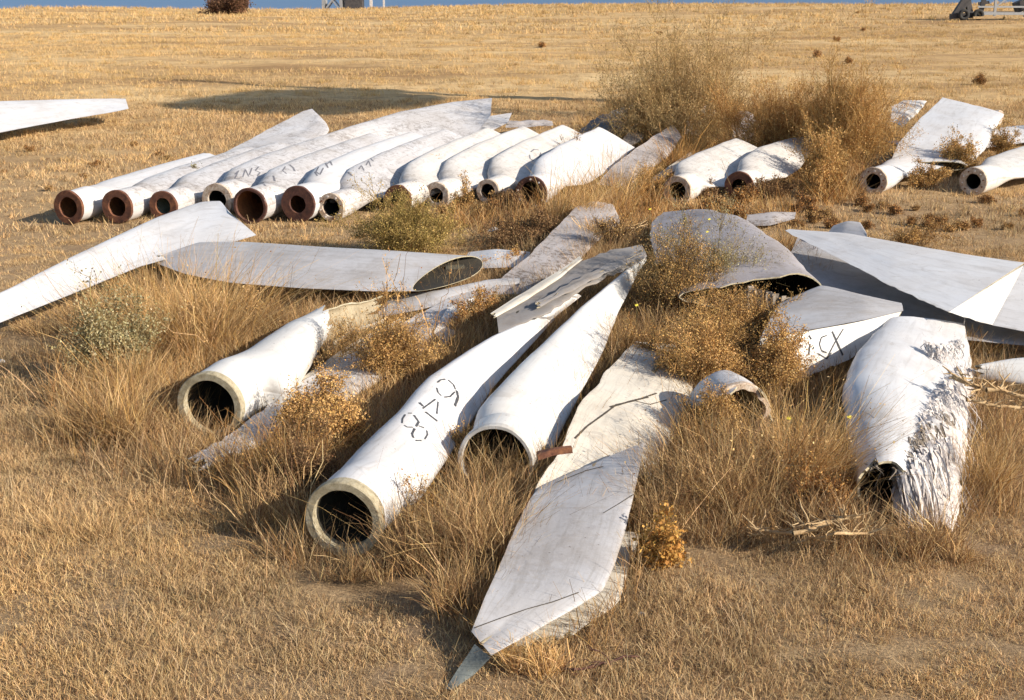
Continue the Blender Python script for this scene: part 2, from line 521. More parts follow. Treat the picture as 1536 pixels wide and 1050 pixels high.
# B3 stub with torn open end ------------------------------------------
c = at(315, 609, 0.29); e = at(425, 530, 0.30)
tan = (e - c); tan.z = 0; tan.normalize(); r = 0.295
sts = [circ(c, tan, r), circ(c + tan * 0.5, tan, r), E(362, 543, .36, 436, 592, .24, .56, .95), E(418, 500, .40, 466, 545, .24, .50, .8), E(473, 466, .44, 492, 500, .3, .36, .5)]
t, sh, _ = rooted('short white blade stub with an open round root and its far end torn open', c, tan, r, sts,
    [M['bright'], M['inner'], M['edge']], M['edge'], G_PILE, rin=.80, depth=.08, rj=.004, seed=3, jag1=.25)
loft('torn_trough', [E(478, 468, .42, 498, 520, .14, .30, .7), E(520, 456, .42, 530, 500, .16, .30, .6), E(565, 446, .40, 575, 486, .2, .24, .5)],
     [M['cream'], M['inner_tan'], M['edge']], parent=t, origin=Vector((c.x, c.y, 0)), arc=(165, 385), seed=31, jag1=.25, jag0=.1, dent=.02, dentscale=4)
loft('torn_lower_skin', [E(450, 570, .10, 462, 592, .04, .06, .3), E(520, 520, .14, 530, 540, .06, .1, .3), E(595, 480, .18, 604, 500, .08, .06, .2)],
     [M['cream'], M['inner_tan'], M['edge']], parent=t, origin=Vector((c.x, c.y, 0)), seed=32, jag1=.2, dent=.015)

# B4 flat weathered blade under the stub ------------------------------
simple('turbine_blade', 'speckled grey white blade lying flat half under the short torn stub', 'turbine blade',
    [E(288, 684, .13, 304, 702, .10, .05), E(345, 650, .15, 392, 668, .09, .08), E(440, 580, .16, 500, 612, .10, .10), E(545, 520, .17, 600, 552, .10, .1),
     E(625, 472, .16, 655, 514, .08, .1), E(690, 440, .2, 700, 476, .12, .08), E(735, 430, .22, 738, 450, .14, .04)],
    [M['speck'], M['inner'], M['edge']], G_PILE, jag0=.12, seed=4, dent=.012, ejL=.03, ejR=.04, close1=True)

# B5 horizontal blade with open hollow end ----------------------------
t = empty('turbine_blade', at(640, 436, 0), 'pale grey blade lying across the picture with its hollow cut end open at the right', 'turbine blade', G_PILE)
sts = [E(216, 388, .34, 240, 384, .42, .03), E(275, 410, .34, 300, 364, .50, .07), E(345, 424, .34, 372, 364, .50, .10, 0), E(450, 432, .33, 475, 372, .50, .15, 0), E(560, 437, .30, 600, 379, .50, .15, 0, 1),
       E(632, 437, .29, 726, 388, .40, .17, .1, 1)]
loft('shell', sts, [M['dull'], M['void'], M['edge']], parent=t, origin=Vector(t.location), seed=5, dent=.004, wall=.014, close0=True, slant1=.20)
a, b = at(690, 404, .34), at(700, 388, .5)
loft('spar', [St(at(698, 412, .26), at(696, 397, .36), .03, .5), St(at(668, 414, .26), at(668, 398, .38), .03, .5)], [M['inner'], M['inner']], parent=t, origin=Vector(t.location), seed=6, foot=False, dent=0, sub=2)

# B6 left wing --------------------------------------------------------
simple('turbine_blade', 'broad white blade running off the left edge with a pointed wide end raised', 'turbine blade',
    [E(-150, 545, .30, -150, 500, .50, .10), E(0, 484, .34, 0, 440, .52, .10), E(110, 440, .36, 112, 384, .54, .11), E(210, 400, .38, 238, 326, .56, .11), E(300, 376, .40, 300, 304, .58, .10), E(352, 362, .42, 330, 302, .60, .06), E(385, 353, .42, 343, 318, .58, .02)],
    [M['white'], M['inner_grey'], M['edge']], G_PILE, seed=7, dent=.01, close1=True, close0=True)

# C1 mottled slab with debris -----------------------------------------
simple('turbine_blade', 'lichen speckled grey blade rising behind the tips with dead sticks on it', 'turbine blade',
    [E(730, 442, .20, 800, 446, .14, .06), E(758, 412, .26, 835, 416, .18, .08), E(792, 384, .32, 872, 388, .22, .09), E(832, 344, .38, 895, 362, .26, .10), E(864, 310, .40, 930, 336, .26, .10), E(886, 302, .38, 920, 308, .3, .04)],
    [M['mottled'], M['inner'], M['edge']], G_PILE, seed=8, dent=.01, jag1=.1, close1=True)
simple('blade_fragment', 'bluish grey blade piece just behind the hollow end of the lying blade', 'blade fragment',
    [E(690, 402, .10, 705, 378, .16, .04), E(740, 402, .16, 745, 374, .24, .05), E(792, 400, .18, 795, 378, .24, .02)],
    [M['white'], M['inner'], M['edge']], G_PILE, seed=9, dent=.01)
simple('blade_fragment', 'grey white blade piece under the hollow cut end of the lying blade', 'blade fragment',
    [E(560, 478, .10, 590, 444, .14, .04), E(640, 462, .14, 660, 436, .22, .06), E(720, 440, .18, 730, 420, .26, .05), E(778, 430, .2, 780, 418, .26, .02)],
    [M['dull'], M['inner'], M['edge']], G_PILE, seed=10, dent=.01)
simple('blade_fragment', 'clean white triangular blade scrap under the grey piece left of the cracked blade', 'blade fragment',
    [E(650, 500, .16, 668, 520, .06, .03), E(672, 462, .22, 700, 480, .12, .04), E(712, 446, .26, 734, 450, .2, .02)],
    [M['bright'], M['inner'], M['edge']], G_PILE, seed=131, dent=.004)
# C3 weathered strips
simple('turbine_blade', 'cracked grey weathered blade lying just above the tip of the 648 blade', 'turbine blade',
    [E(744, 468, .56, 748, 500, .48, .02), E(796, 434, .58, 818, 472, .52, .05), E(840, 408, .60, 874, 434, .54, .06), E(900, 380, .62, 926, 410, .54, .05), E(962, 366, .60, 971, 386, .54, .02)],
    [M['grey'], M['inner'], M['edge']], G_PILE, seed=11, dent=.02, dentscale=7, ejL=.05, ejR=.05, close1=True, close0=True)
simple('blade_fragment', 'yellowish white split strip along the upper side of the cracked grey blade', 'blade fragment',
    [E(738, 468, .58, 743, 476, .56, .02), E(790, 436, .60, 797, 445, .58, .03), E(836, 407, .63, 843, 415, .61, .03), E(869, 384, .64, 873, 390, .63, .015)],
    [M['cream'], M['inner_tan'], M['edge']], G_PILE, seed=12, dent=.01, jag0=.1, jag1=.1)
simple('blade_fragment', 'narrow grey splinter lying lengthwise on top of the cracked grey blade', 'blade fragment',
    [E(806, 452, .62, 810, 460, .59, .02), E(878, 412, .66, 886, 422, .62, .03), E(958, 376, .66, 964, 384, .63, .015)],
    [M['grey'], M['inner_tan'], M['edge']], G_PILE, seed=13, dent=.02, dentscale=5, jag0=.1)

# C4 hooded hollow blade ----------------------------------------------
t = empty('turbine_blade', at(1130, 470, 0), 'grey blade like a hood with torn dark hollow end above the golden bush', 'turbine blade', G_PILE)
og = Vector(t.location)
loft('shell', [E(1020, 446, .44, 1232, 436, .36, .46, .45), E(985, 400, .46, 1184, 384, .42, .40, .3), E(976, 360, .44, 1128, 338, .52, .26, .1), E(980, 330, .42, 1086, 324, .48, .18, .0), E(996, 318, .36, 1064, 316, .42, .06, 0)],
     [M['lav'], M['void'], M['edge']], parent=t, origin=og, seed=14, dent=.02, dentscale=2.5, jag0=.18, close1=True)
# torn lining hanging out
def rags(name, pts, mat, parent, seed, n=40, ln=(.2, .5), wd=(.01, .04), og=None, drop=1.0, side=(0, 0), wav=.05, jit=.03):
    rg = random.Random(seed)
    V, Fc = [], []
    for _ in range(n):
        k = rg.random() * (len(pts) - 1); i = int(k); f = k - i
        p = pts[i].lerp(pts[min(i + 1, len(pts) - 1)], f) + Vector((rg.uniform(-jit, jit), rg.uniform(-jit, jit), rg.uniform(-jit, jit) * .5))
        L = rg.uniform(*ln); w = rg.uniform(*wd)
        dx = side[0] + rg.uniform(-.12, .16); dy = side[1] + rg.uniform(-.3, .1)
        ph = rg.random() * 6
        ang = rg.uniform(-.9, .9); sv = Vector((math.cos(ang), math.sin(ang), 0))
        base = len(V); K = 7
        for q in range(K):
            s = q / (K - 1)
            c_ = p + Vector((dx * L * s, dy * L * s, -drop * L * s * s * .7 - drop * L * s * .3))
            c_ += Vector((math.sin(ph + s * 5) * wav * s, math.cos(ph * 2 + s * 4) * wav * s, 0))
            c_.z = max(c_.z, 0.02 + .02 * rg.random())
            ww = w * (1 - .65 * s)
            V += [c_ - sv * ww / 2, c_ + sv * ww / 2]
            if q: Fc.append((base + 2 * q - 2, base + 2 * q - 1, base + 2 * q + 1, base + 2 * q))
    return mesh_obj(name, V, Fc, [mat], parent, og if og is not None else V[0], True)
rags('torn_lining', [at(1120, 428, .55), at(1160, 440, .5), at(1190, 450, .42)], M['fibre_tan'], t, 3, 26, (.3, .7), (.03, .09))
rags('torn_edge', [at(1178, 452, .40), at(1205, 455, .38), at(1228, 436, .42)], M['cream'], t, 4, 14, (.08, .22), (.04, .09), side=(.1, -.2))
simple('blade_fragment', 'small white speckled scrap on the ground behind the hood shaped blade', 'blade fragment',
    [E(1118, 338, .06, 1122, 322, .12, .04), E(1155, 338, .08, 1158, 318, .14, .06), E(1192, 328, .08, 1194, 318, .1, .02)],
    [M['mottled'], M['inner'], M['edge']], G_PILE, seed=15, dent=.02, close0=True, close1=True)

# C7 big right blade --------------------------------------------------
c7 = empty('turbine_blade', at(1400, 470, 0), 'wide pale grey blade with a jagged raised edge running off the right side', 'turbine blade', G_PILE)
loft('main_skin',
    [E(1176, 346, .50, 1186, 344, .50, .015), E(1243, 380, .52, 1270, 350, .56, .03), E(1335, 428, .54, 1360, 366, .60, .04), E(1385, 452, .54, 1440, 380, .61, .04), E(1424, 468, .54, 1538, 394, .62, .02)],
    [M['white'], M['inner_grey'], M['edge']], seed=16, dent=.008, dentscale=1.8, wall=.008, close0=True, ejL=.05, parent=c7, origin=Vector(c7.location))
loft('folded_panel', [E(1420, 467, .535, 1424, 464, .54, .012), E(1488, 488, .34, 1536, 397, .61, .03)], [M['bright'], M['inner_grey'], M['edge']], parent=c7, origin=Vector(c7.location), seed=161, dent=.004, wall=.005, ejL=.03)
loft('outer_panel', [E(1488, 488, .33, 1538, 396, .61, .03), E(1660, 520, .30, 1700, 420, .5, .05)], [M['white'], M['inner_grey'], M['edge']], parent=c7, origin=Vector(c7.location), seed=162, dent=.006, wall=.006)
simple('blade_fragment', 'pale rounded blade end peeping up behind the wide pale right blade', 'blade fragment',
    [E(1240, 352, .38, 1252, 338, .48, .03), E(1262, 356, .40, 1272, 332, .54, .04), E(1290, 360, .42, 1290, 334, .54, .03), E(1302, 362, .42, 1300, 350, .48, .02)],
    [M['dull'], M['inner'], M['edge']], G_PILE, seed=17, dent=.006, close0=True, close1=True)
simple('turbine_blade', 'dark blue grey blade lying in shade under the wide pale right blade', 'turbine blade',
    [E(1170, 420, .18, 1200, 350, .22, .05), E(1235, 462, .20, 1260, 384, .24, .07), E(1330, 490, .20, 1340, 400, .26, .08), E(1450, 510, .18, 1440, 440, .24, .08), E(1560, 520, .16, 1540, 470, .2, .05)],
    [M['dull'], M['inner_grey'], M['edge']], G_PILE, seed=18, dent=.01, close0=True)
# C6 blade with black letters
t = empty('turbine_blade', at(1250, 560, 0), 'blade with black hand marked letters on its white side below the dark gap', 'turbine blade', G_PILE)
og = Vector(t.location)
shx = loft('side_skin', [E(1130, 585, .04, 1140, 508, .48, .03), E(1215, 562, .08, 1225, 494, .50, .03), E(1266, 544, .14, 1295, 481, .50, .03), E(1336, 496, .38, 1353, 467, .47, .02)],
     [M['bright'], M['inner'], M['edge']], parent=t, origin=og, seed=19, dent=.006, wall=.006, ejL=.04)
loft('top_skin', [E(1140, 507, .50, 1170, 455, .46, .03), E(1225, 493, .52, 1232, 428, .50, .04), E(1295, 480, .52, 1296, 443, .52, .04), E(1355, 466, .48, 1352, 455, .49, .02)],
     [M['dull'], M['inner'], M['edge']], parent=t, origin=og, seed=191, dent=.006, wall=.006)
strokes(shx, [(1.8, [(1248, 497), (1264, 533)]), [(1265, 493), (1252, 514), (1240, 537)], [(1240, 503), (1232, 506), (1229, 516), (1232, 526), (1240, 529)],
              [(1226, 530), (1240, 538), (1247, 529)], (1.4, [(1213, 503), (1217, 509)]), (1.4, [(1215, 516), (1213, 531)]), [(1221, 520), (1219, 524)]], 2.0, M['ink'], t, seed=2)

# C8 crushed root with frayed fibres ----------------------------------
t = empty('turbine_blade', at(1350, 770, 0), 'crushed lavender white blade root with a mop of frayed white fibre', 'turbine blade', G_PILE)
og = Vector(t.location)
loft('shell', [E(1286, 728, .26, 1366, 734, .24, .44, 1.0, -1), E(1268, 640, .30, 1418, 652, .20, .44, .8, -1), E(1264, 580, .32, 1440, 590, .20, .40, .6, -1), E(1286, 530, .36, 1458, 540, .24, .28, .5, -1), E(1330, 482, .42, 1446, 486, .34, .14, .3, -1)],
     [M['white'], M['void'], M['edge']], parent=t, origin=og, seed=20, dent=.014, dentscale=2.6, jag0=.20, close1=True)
loft('shredded_layers', [E(1345, 790, .02, 1432, 796, .02, .10, .6), E(1338, 730, .22, 1440, 735, .14, .26, .7), E(1352, 660, .36, 1446, 668, .22, .30, .7), E(1380, 604, .32, 1452, 612, .20, .22, .7), E(1424, 554, .28, 1462, 560, .22, .10, .6)],
     [M['fibre'], M['fibre_tan'], M['fibre']], parent=t, origin=og, seed=29, dent=.028, dentscale=6.5, jag0=.1, jag1=.02, sub=14, nring=60, foot=False)
rags('frayed_fibre', [at(1362, 700, .36), at(1382, 650, .42), at(1402, 605, .42), at(1428, 572, .38), at(1446, 552, .34)], M['fibre'], t, 5, 420, (.15, .42), (.010, .030), side=(.14, -.30), wav=.04, jit=.06)
rags('frayed_fibre', [at(1358, 712, .36), at(1376, 690, .42), at(1400, 670, .44), at(1425, 660, .36)], M['fibre'], t, 6, 380, (.25, .62), (.010, .030), side=(.04, -.6), wav=.04, jit=.07)
rags('frayed_fibre', [at(1350, 700, .38), at(1380, 660, .44), at(1420, 620, .42)], M['fibre_tan'], t, 9, 260, (.15, .5), (.006, .02), side=(.06, -.45), wav=.05, jit=.07)
rags('frayed_fibre', [at(1385, 512, .5), at(1410, 518, .5), at(1440, 510, .44)], M['fibre'], t, 7, 90, (.08, .22), (.008, .03), side=(.1, -.3))
rags('loose_strands', [at(1362, 690, .40), at(1395, 620, .44), at(1430, 580, .42), at(1425, 690, .32)], M['fibre'], t, 10, 260, (.2, .6), (.003, .009), side=(.12, -.5), wav=.09, jit=.10)
rags('torn_lining', [at(1300, 700, .40), at(1320, 690, .46), at(1338, 700, .46)], M['fibre_tan'], t, 8, 9, (.06, .18), (.01, .03))
simple('turbine_blade', 'cream white blade end coming in from the right edge beside the frayed fibre', 'turbine blade',
    [E(1466, 566, .24, 1470, 548, .34, .12, .6), E(1536, 576, .24, 1536, 540, .36, .16, .6), E(1640, 590, .24, 1640, 545, .36, .2, .6)],
    [M['bright'], M['inner'], M['edge']], G_PILE, seed=21, jag0=.1)

# C10/C11 foreground plates -------------------------------------------
t = empty('turbine_blade', at(780, 960, 0), 'flat white blade skin nearest the camera with a bent grey corner', 'turbine blade', G_PILE)
og = Vector(t.location)
usk = loft('upper_skin', [E(706, 946, .16, 738, 985, .12, .010), E(712, 930, .20, 800, 950, .14, .03), E(735, 882, .26, 905, 886, .22, .06), E(765, 810, .30, 938, 800, .28, .07), E(800, 742, .30, 956, 722, .32, .06), E(812, 728, .26, 968, 664, .36, .02)],
     [M['dull'], M['inner_tan'], M['edge']], parent=t, origin=og, seed=22, dent=.008, wall=.005, close1=True)
for ck in [(1.0, [(712, 942), (750, 928), (790, 914), (830, 903), (868, 889)]), (1.6, [(835, 724), (865, 712), (880, 706), (905, 700)]), (.8, [(905, 770), (930, 755), (950, 742)])]: strokes(usk, [ck], 1.8, M['crack'], t, seed=6, name='crack')  # first stroke draws a curved stringer line, not a crack
loft('lower_skin', [E(752, 972, .03, 862, 948, .04, .02), E(740, 905, .05, 930, 900, .05, .03), E(800, 800, .06, 958, 800, .06, .03)],
     [M['cream'], M['inner_tan'], M['edge']], parent=t, origin=og, seed=23, dent=.02, jag0=.12, foot=True)
loft('bent_corner', [E(668, 1034, .02, 676, 1036, .02, .012), E(690, 1000, .06, 712, 1010, .03, .014), E(712, 966, .13, 736, 986, .12, .010)],
     [M['slate'], M['inner'], M['edge']], parent=t, origin=og, seed=24, dent=.004, wall=.004, nring=20)
ct = empty('turbine_blade', at(920, 740, 0), 'cream stained flat blade with a long crack behind the nearest flat skin', 'turbine blade', G_PILE)
cream = loft('shell', 
    [E(800, 752, .22, 975, 716, .06, .05), E(825, 700, .30, 990, 696, .08, .07), E(858, 636, .36, 1014, 642, .10, .08), E(886, 588, .38, 1036, 596, .12, .08), E(915, 552, .34, 1045, 562, .12, .06), E(955, 512, .3, 1060, 526, .1, .03)],
    [M['cream'], M['inner_tan'], M['edge']], parent=ct, origin=Vector(ct.location), seed=25, dent=.03, dentscale=1.6, wall=.01, close1=True, close0=True)

CRACKS = [(1.3, [(862, 658), (880, 640), (905, 622), (925, 607), (950, 602), (985, 590)]), (1.8, [(915, 611), (950, 601), (972, 596)]), (.8, [(950, 601), (975, 607), (1000, 600)])]
for ck in CRACKS: strokes(cream, [ck], 2.4, M['crack'], ct, seed=5, name='crack')
# C12 broken ring in grass --------------------------------------------
c = at(1108, 622, .24); tan = Vector((-.25, 1, 0)).normalized()
t = empty('turbine_blade', (c.x, c.y, 0), 'broken white blade root ring half hidden in tall grass', 'turbine blade', G_PILE)
loft('shell', [circ(c, tan, .27), circ(c + tan * .4, tan, .27), W(c + tan * .8 - Vector((0, 0, .14)), tan, .5, .2, .5)], [M['speck'], M['inner_tan'], M['edge']], parent=t, origin=Vector((c.x, c.y, 0)), seed=26, jag0=.10, dent=.02)
ring_part('root_ring', c - tan * .02, tan, .28, .22, .06, M['rust_white'], t, jit=.03, seed=4, arc=(-70, 130))

# rusty bar, trash
def bar(name, label, p, q, w, h, mat, cat, bend=0):
    d = (q - p); L = d.length; d.normalize(); s = d.cross(Vector((0, 0, 1))).normalized(); u = s.cross(d)
    V, Fc = [], []
    K = 6
    for i in range(K):
        f = i / (K - 1)
        c_ = p + d * L * f + u * bend * math.sin(f * 3.1)
        ww = w * (1.5 if i < 2 else 1.0)
        V += [c_ - s * ww / 2 - u * h / 2, c_ + s * ww / 2 - u * h / 2, c_ + s * ww / 2 + u * h / 2, c_ - s * ww / 2 + u * h / 2]
        if i:
            b = 4 * i
            for k in range(4): Fc.append((b - 4 + k, b - 4 + (k + 1) % 4, b + (k + 1) % 4, b + k))
    Fc += [(0, 1, 2, 3), tuple(4 * K - 4 + k for k in (3, 2, 1, 0))]
    o = mesh_obj(name, V, Fc, [mat], None, p, False)
    return tag(o, label, cat)
bar('steel_bar', 'short rusty steel bar sticking out beside the grass filled root', at(806, 684, .40), at(858, 674, .44), .04, .05, M['rust'], 'steel bar', .01)

def scrap(label, u, v, h, s, mat, seed):
    rg = random.Random(seed); p = at(u, v, h)
    V, Fc = [], []
    K = 9
    for j in range(3):
        for k in range(K):
            a = 2 * math.pi * k / K; rr = s * (1, .75, .35)[j] * rg.uniform(.7, 1.2)
            V.append(p + Vector((rr * math.cos(a), rr * .6 * math.sin(a), (0, .3, .5)[j] * s + rg.uniform(-.1, .1) * s)))
    for j in range(2):
        for k in range(K): Fc.append((j * K + k, j * K + (k + 1) % K, (j + 1) * K + (k + 1) % K, (j + 1) * K + k))
    Fc.append(tuple(2 * K + k for k in range(K))); Fc.append(tuple(K - 1 - k for k in range(K)))
    return tag(mesh_obj('blade_chip', V, Fc, [mat], None, p, False), label, 'blade chip')
scrap('white blade chip on dark weeds behind the lying hollow blade', 741, 346, .15, .10, M['bright'], 1)
scrap('small white chip on the bluish shaded blade left of the big frayed root', 1285, 446, .40, .06, M['bright'], 2)
scrap('white blade chip on bare earth at the far left edge', 2, 543, .02, .06, M['bright'], 3)
scrap('white crumb of foam in short grass right of the nearest flat skin', 962, 922, .02, .035, M['cream'], 4)

# ------------------------------------------------------------------ far row
def row_blade(label, u, v, rr, u2, v2, h2, mats, ringmat, rin=.6, w=.85, roll=22, bolts=0, seed=0, w2=None, marks=None, group=G_ROW, ink='ink_faded', hmid=None, rj=.009, depth=.05, wmul=1.0, jag=0.0):
    c = at(u, v, rr)
    e = at(u2, v2, h2)
    tan = (e - c); tan.z = 0; L = tan.length; tan.normalize()
    w *= 1.42
    w2 = w2 or w * .86
    def cc(f): 
        p = c + tan * (L * f); p.z = c.z + (h2 - c.z) * f ** .8; return p
    sts = [circ(c, tan, rr), circ(c + tan * .55, tan, rr * .98), W(cc(.17), tan, max(rr * 2.2, w * .66), rr * 1.25, .5, R(roll * .5), -1),
           W(cc(.30), tan, w * .98, rr * .75, .3, R(roll * .85), -1), W(cc(.52), tan, w, .13, .1, R(roll), -1), W(cc(.8), tan, (w + w2) / 2, .09, .05, R(roll), -1), W(cc(1), tan, w2, .05, 0, R(roll), -1)]
    t, sh, rg = rooted(label, c, tan, rr, sts, mats, ringmat, group, rin=rin, depth=depth, bolts=bolts, seed=seed, rj=rj, sub=5, nring=30, close1=True, dent=.010, ringname='flange', jag1=jag)
    if marks: strokes(sh, marks, 2.2, M[ink], t, seed=seed)
    return t
WH = [M['white'], M['inner'], M['edge']]; SPK = [M['speck'], M['inner_rust'], M['edge']]; WR = [M['white'], M['inner_rust'], M['edge']]
DL = [M['speck'], M['inner'], M['edge']]; BR = [M['rowwhite'], M['inner'], M['edge']]
row_blade('leftmost blade of the far row with a thick dark rusty flange', 103, 311, .265, 330, 236, .45, WR, M['rust'], .62, .62, 10, seed=41, jag=.1)
row_blade('second blade from the left in the far row with an orange lit rusty hole', 176, 310, .265, 395, 228, .45, SPK, M['rust'], .58, .7, 12, seed=42)
row_blade('third blade from the left in the far row with a pale inner lip', 245, 309, .24, 445, 222, .5, [M['speck'], M['inner_pale'], M['edge']], M['rust'], .55, .75, 14, seed=43)
row_blade('far row blade with a patchy peeling root behind the pointed white wing end', 326, 300, .27, 520, 216, .52, DL, M['rust_white'], .6, .9, 16, seed=44,
          marks=[[(352, 262), (358, 256), (352, 268), (360, 268)], [(364, 266), (368, 254), (373, 265)], [(378, 252), (374, 262), (380, 264)], [(388, 250), (383, 256), (390, 259), (386, 264)]])
row_blade('far row blade with a wide open dark rusty mouth full of grass', 375, 309, .285, 590, 214, .54, [M['speck'], M['inner_rust'], M['edge']], M['rust_dark'], .86, .9, 18, seed=45,
          marks=[(1.5, [(394, 274), (398, 279)]), (1.5, [(410, 264), (412, 272)]), [(428, 250), (424, 256), (430, 261)], (1.6, [(434, 247), (440, 252), (442, 257)])])
row_blade('far row blade with the darkest thick rusty flange and yellow inner lip', 447, 306, .29, 650, 213, .56, [M['white'], M['inner_rust'], M['edge']], M['rust_dark'], .48, .9, 20, seed=46,
          marks=[[(472, 258), (476, 264)], [(478, 250), (474, 258), (480, 262), (485, 252)], (1.3, [(487, 242), (492, 252)]), (1.3, [(493, 238), (498, 248)]), [(488, 248), (496, 242)]])
row_blade('far row blade with a small white bolted flange left of the yellow green bush', 497, 311, .225, 700, 210, .56, DL, M['rust_white'], .66, .88, 22, bolts=8, seed=47,
          marks=[(1.5, [(522, 258), (528, 264)]), [(538, 254), (542, 248), (546, 256)], [(549, 248), (553, 241), (556, 250)], [(560, 242), (556, 238)]])
row_blade('far row blade with an orange rust stained root behind the yellow green bush', 597, 299, .24, 762, 208, .58, BR, M['rust'], .62, .85, 24, seed=48)
row_blade('cream white rooted blade of the far row right above the yellow green bush', 655, 293, .22, 815, 206, .6, BR, M['rust_white'], .58, .85, 24, seed=49)
row_blade('far row blade with a plain white root left of the rusty bolted one', 732, 287, .21, 875, 204, .6, BR, M['rust_white'], .62, .85, 24, seed=50,
          marks=[[(796, 228), (801, 224), (808, 225)], [(811, 229), (810, 235), (805, 240)], [(800, 241), (795, 238), (794, 232)]])
row_blade('bluish blade at the right end of the packed row with a dark rusty flange', 797, 289, .275, 925, 206, .55, [M['white'], M['inner'], M['edge']], M['rust_dark'], .7, .75, 26, bolts=9, seed=51)
row_blade('low white blade in brown weeds left of the rusty bolt cluster', 1016, 286, .25, 1135, 222, .50, BR, M['rust_white'], .62, .8, 20, seed=52)
row_blade('white pointed blade with a rusty brown encrusted root in the weeds', 1109, 280, .26, 1214, 206, .55, BR, M['rust'], .52, .66, 20, seed=53, w2=.2)
row_blade('white blade with a round bolted flange standing clear at the right of the far row', 1310, 272, .25, 1450, 214, .30, WH, M['rust_white'], .55, .62, 10, bolts=10, seed=54)
row_blade('white blade with a rust edged flange leaving the picture at the right', 1460, 272, .25, 1640, 212, .36, BR, M['rust_white'], .55, .8, 14, bolts=10, seed=55)

# big pieces behind the row
simple('turbine_blade', 'white blade with a notched tip jutting up behind the left of the far row', 'turbine blade',
    [E(240, 262, .25, 330, 262, .25, .12, 0), E(330, 232, .4, 420, 232, .35, .14), E(400, 196, .6, 480, 214, .4, .12), E(452, 168, .8, 494, 196, .55, .08), E(468, 163, .84, 490, 186, .62, .03)],
    DL, G_ROW, seed=60, dent=.02, close1=True)
simple('turbine_blade', 'long curved white blade with a blunt raised tip behind the far row', 'turbine blade',
    [E(440, 222, .45, 520, 228, .30, .10, 0, -1), E(500, 198, .62, 580, 216, .34, .10, 0, -1), E(600, 168, .85, 660, 212, .36, .10, 0, -1), E(680, 153, .95, 710, 206, .40, .08, 0, -1), E(738, 147, .98, 736, 172, .75, .03, 0, -1)],
    DL, G_ROW, seed=61, dent=.012, close1=True)
simple('turbine_blade', 'grey white pointed blade lying under the long curved blade tip', 'turbine blade',
    [E(600, 200, .5, 640, 214, .3, .08), E(680, 182, .55, 720, 204, .35, .08), E(768, 169, .5, 762, 184, .4, .03)],
    DL, G_ROW, seed=62, dent=.01, close1=True)
simple('turbine_blade', 'white blade with a square cut tip at the far left edge of the field', 'turbine blade',
    [E(-160, 240, .3, -160, 158, .95, .10), E(0, 199, .3, 0, 152, .75, .10), E(110, 178, .34, 110, 149, .66, .08), E(170, 168, .38, 165, 148, .58, .05), E(193, 163, .4, 188, 148, .54, .02)],
    WH, G_ROW, seed=63, dent=.004, close1=True)
# crushed weathered pieces right of the row
simple('turbine_blade', 'speckled weathered white blade leaning in the weeds right of the packed row', 'turbine blade',
    [E(894, 276, .12, 935, 290, .04, .12), E(925, 244, .34, 968, 262, .12, .16), E(968, 212, .5, 1005, 232, .24, .14), E(1010, 186, .62, 1022, 206, .45, .04)],
    [M['mottled'], M['inner'], M['edge']], G_ROW, seed=64, dent=.02, close1=True)
simple('turbine_blade', 'thin cream strip of blade beside the speckled blade in the weeds', 'turbine blade',
    [E(940, 292, .05, 950, 298, .03, .03), E(985, 262, .2, 996, 268, .14, .05), E(1035, 228, .3, 1042, 234, .26, .02)],
    [M['cream'], M['inner_tan'], M['edge']], G_ROW, seed=65, dent=.01)
simple('turbine_blade', 'crushed grey weathered blade behind the right end of the packed row', 'turbine blade',
    [E(862, 198, .35, 880, 208, .2, .06), E(905, 172, .62, 930, 200, .3, .14), E(950, 156, .72, 965, 190, .4, .16), E(972, 154, .66, 976, 168, .5, .05)],
    [M['grey'], M['inner'], M['edge']], G_ROW, seed=66, dent=.05, dentscale=3, close1=True)
simple('blade_fragment', 'grey narrow blade end between two weathered blades in brown weeds', 'blade fragment',
    [E(922, 218, .3, 940, 224, .2, .05), E(950, 190, .5, 966, 206, .32, .08), E(966, 174, .6, 972, 186, .5, .03)],
    [M['grey'], M['inner'], M['edge']], G_ROW, seed=67, dent=.03, dentscale=3)
simple('blade_fragment', 'small pale blade scrap half hidden at the foot of the tall olive shrub', 'blade fragment',
    [E(1022, 200, .2, 1046, 204, .14, .04), E(1034, 176, .5, 1062, 186, .3, .08), E(1062, 158, .7, 1074, 168, .55, .03)],
    [M['mottled'], M['inner'], M['edge']], G_ROW, seed=68, dent=.03, dentscale=4)
simple('blade_fragment', 'pinkish white blade scrap showing through the reddish brown brush', 'blade fragment',
    [E(1096, 218, .15, 1126, 222, .10, .04), E(1098, 184, .45, 1140, 196, .3, .10), E(1108, 164, .62, 1130, 172, .5, .03)],
    [M['mottled'], M['inner'], M['edge']], G_ROW, seed=69, dent=.04, dentscale=4)
simple('blade_fragment', 'dark debris strip with white flakes behind the middle of the far row', 'blade fragment',
    [E(758, 192, .2, 760, 182, .3, .05), E(800, 190, .2, 800, 180, .3, .06), E(830, 188, .2, 828, 182, .25, .03)],
    [M['mottled'], M['inner'], M['edge']], G_ROW, seed=70, dent=.04, dentscale=5)
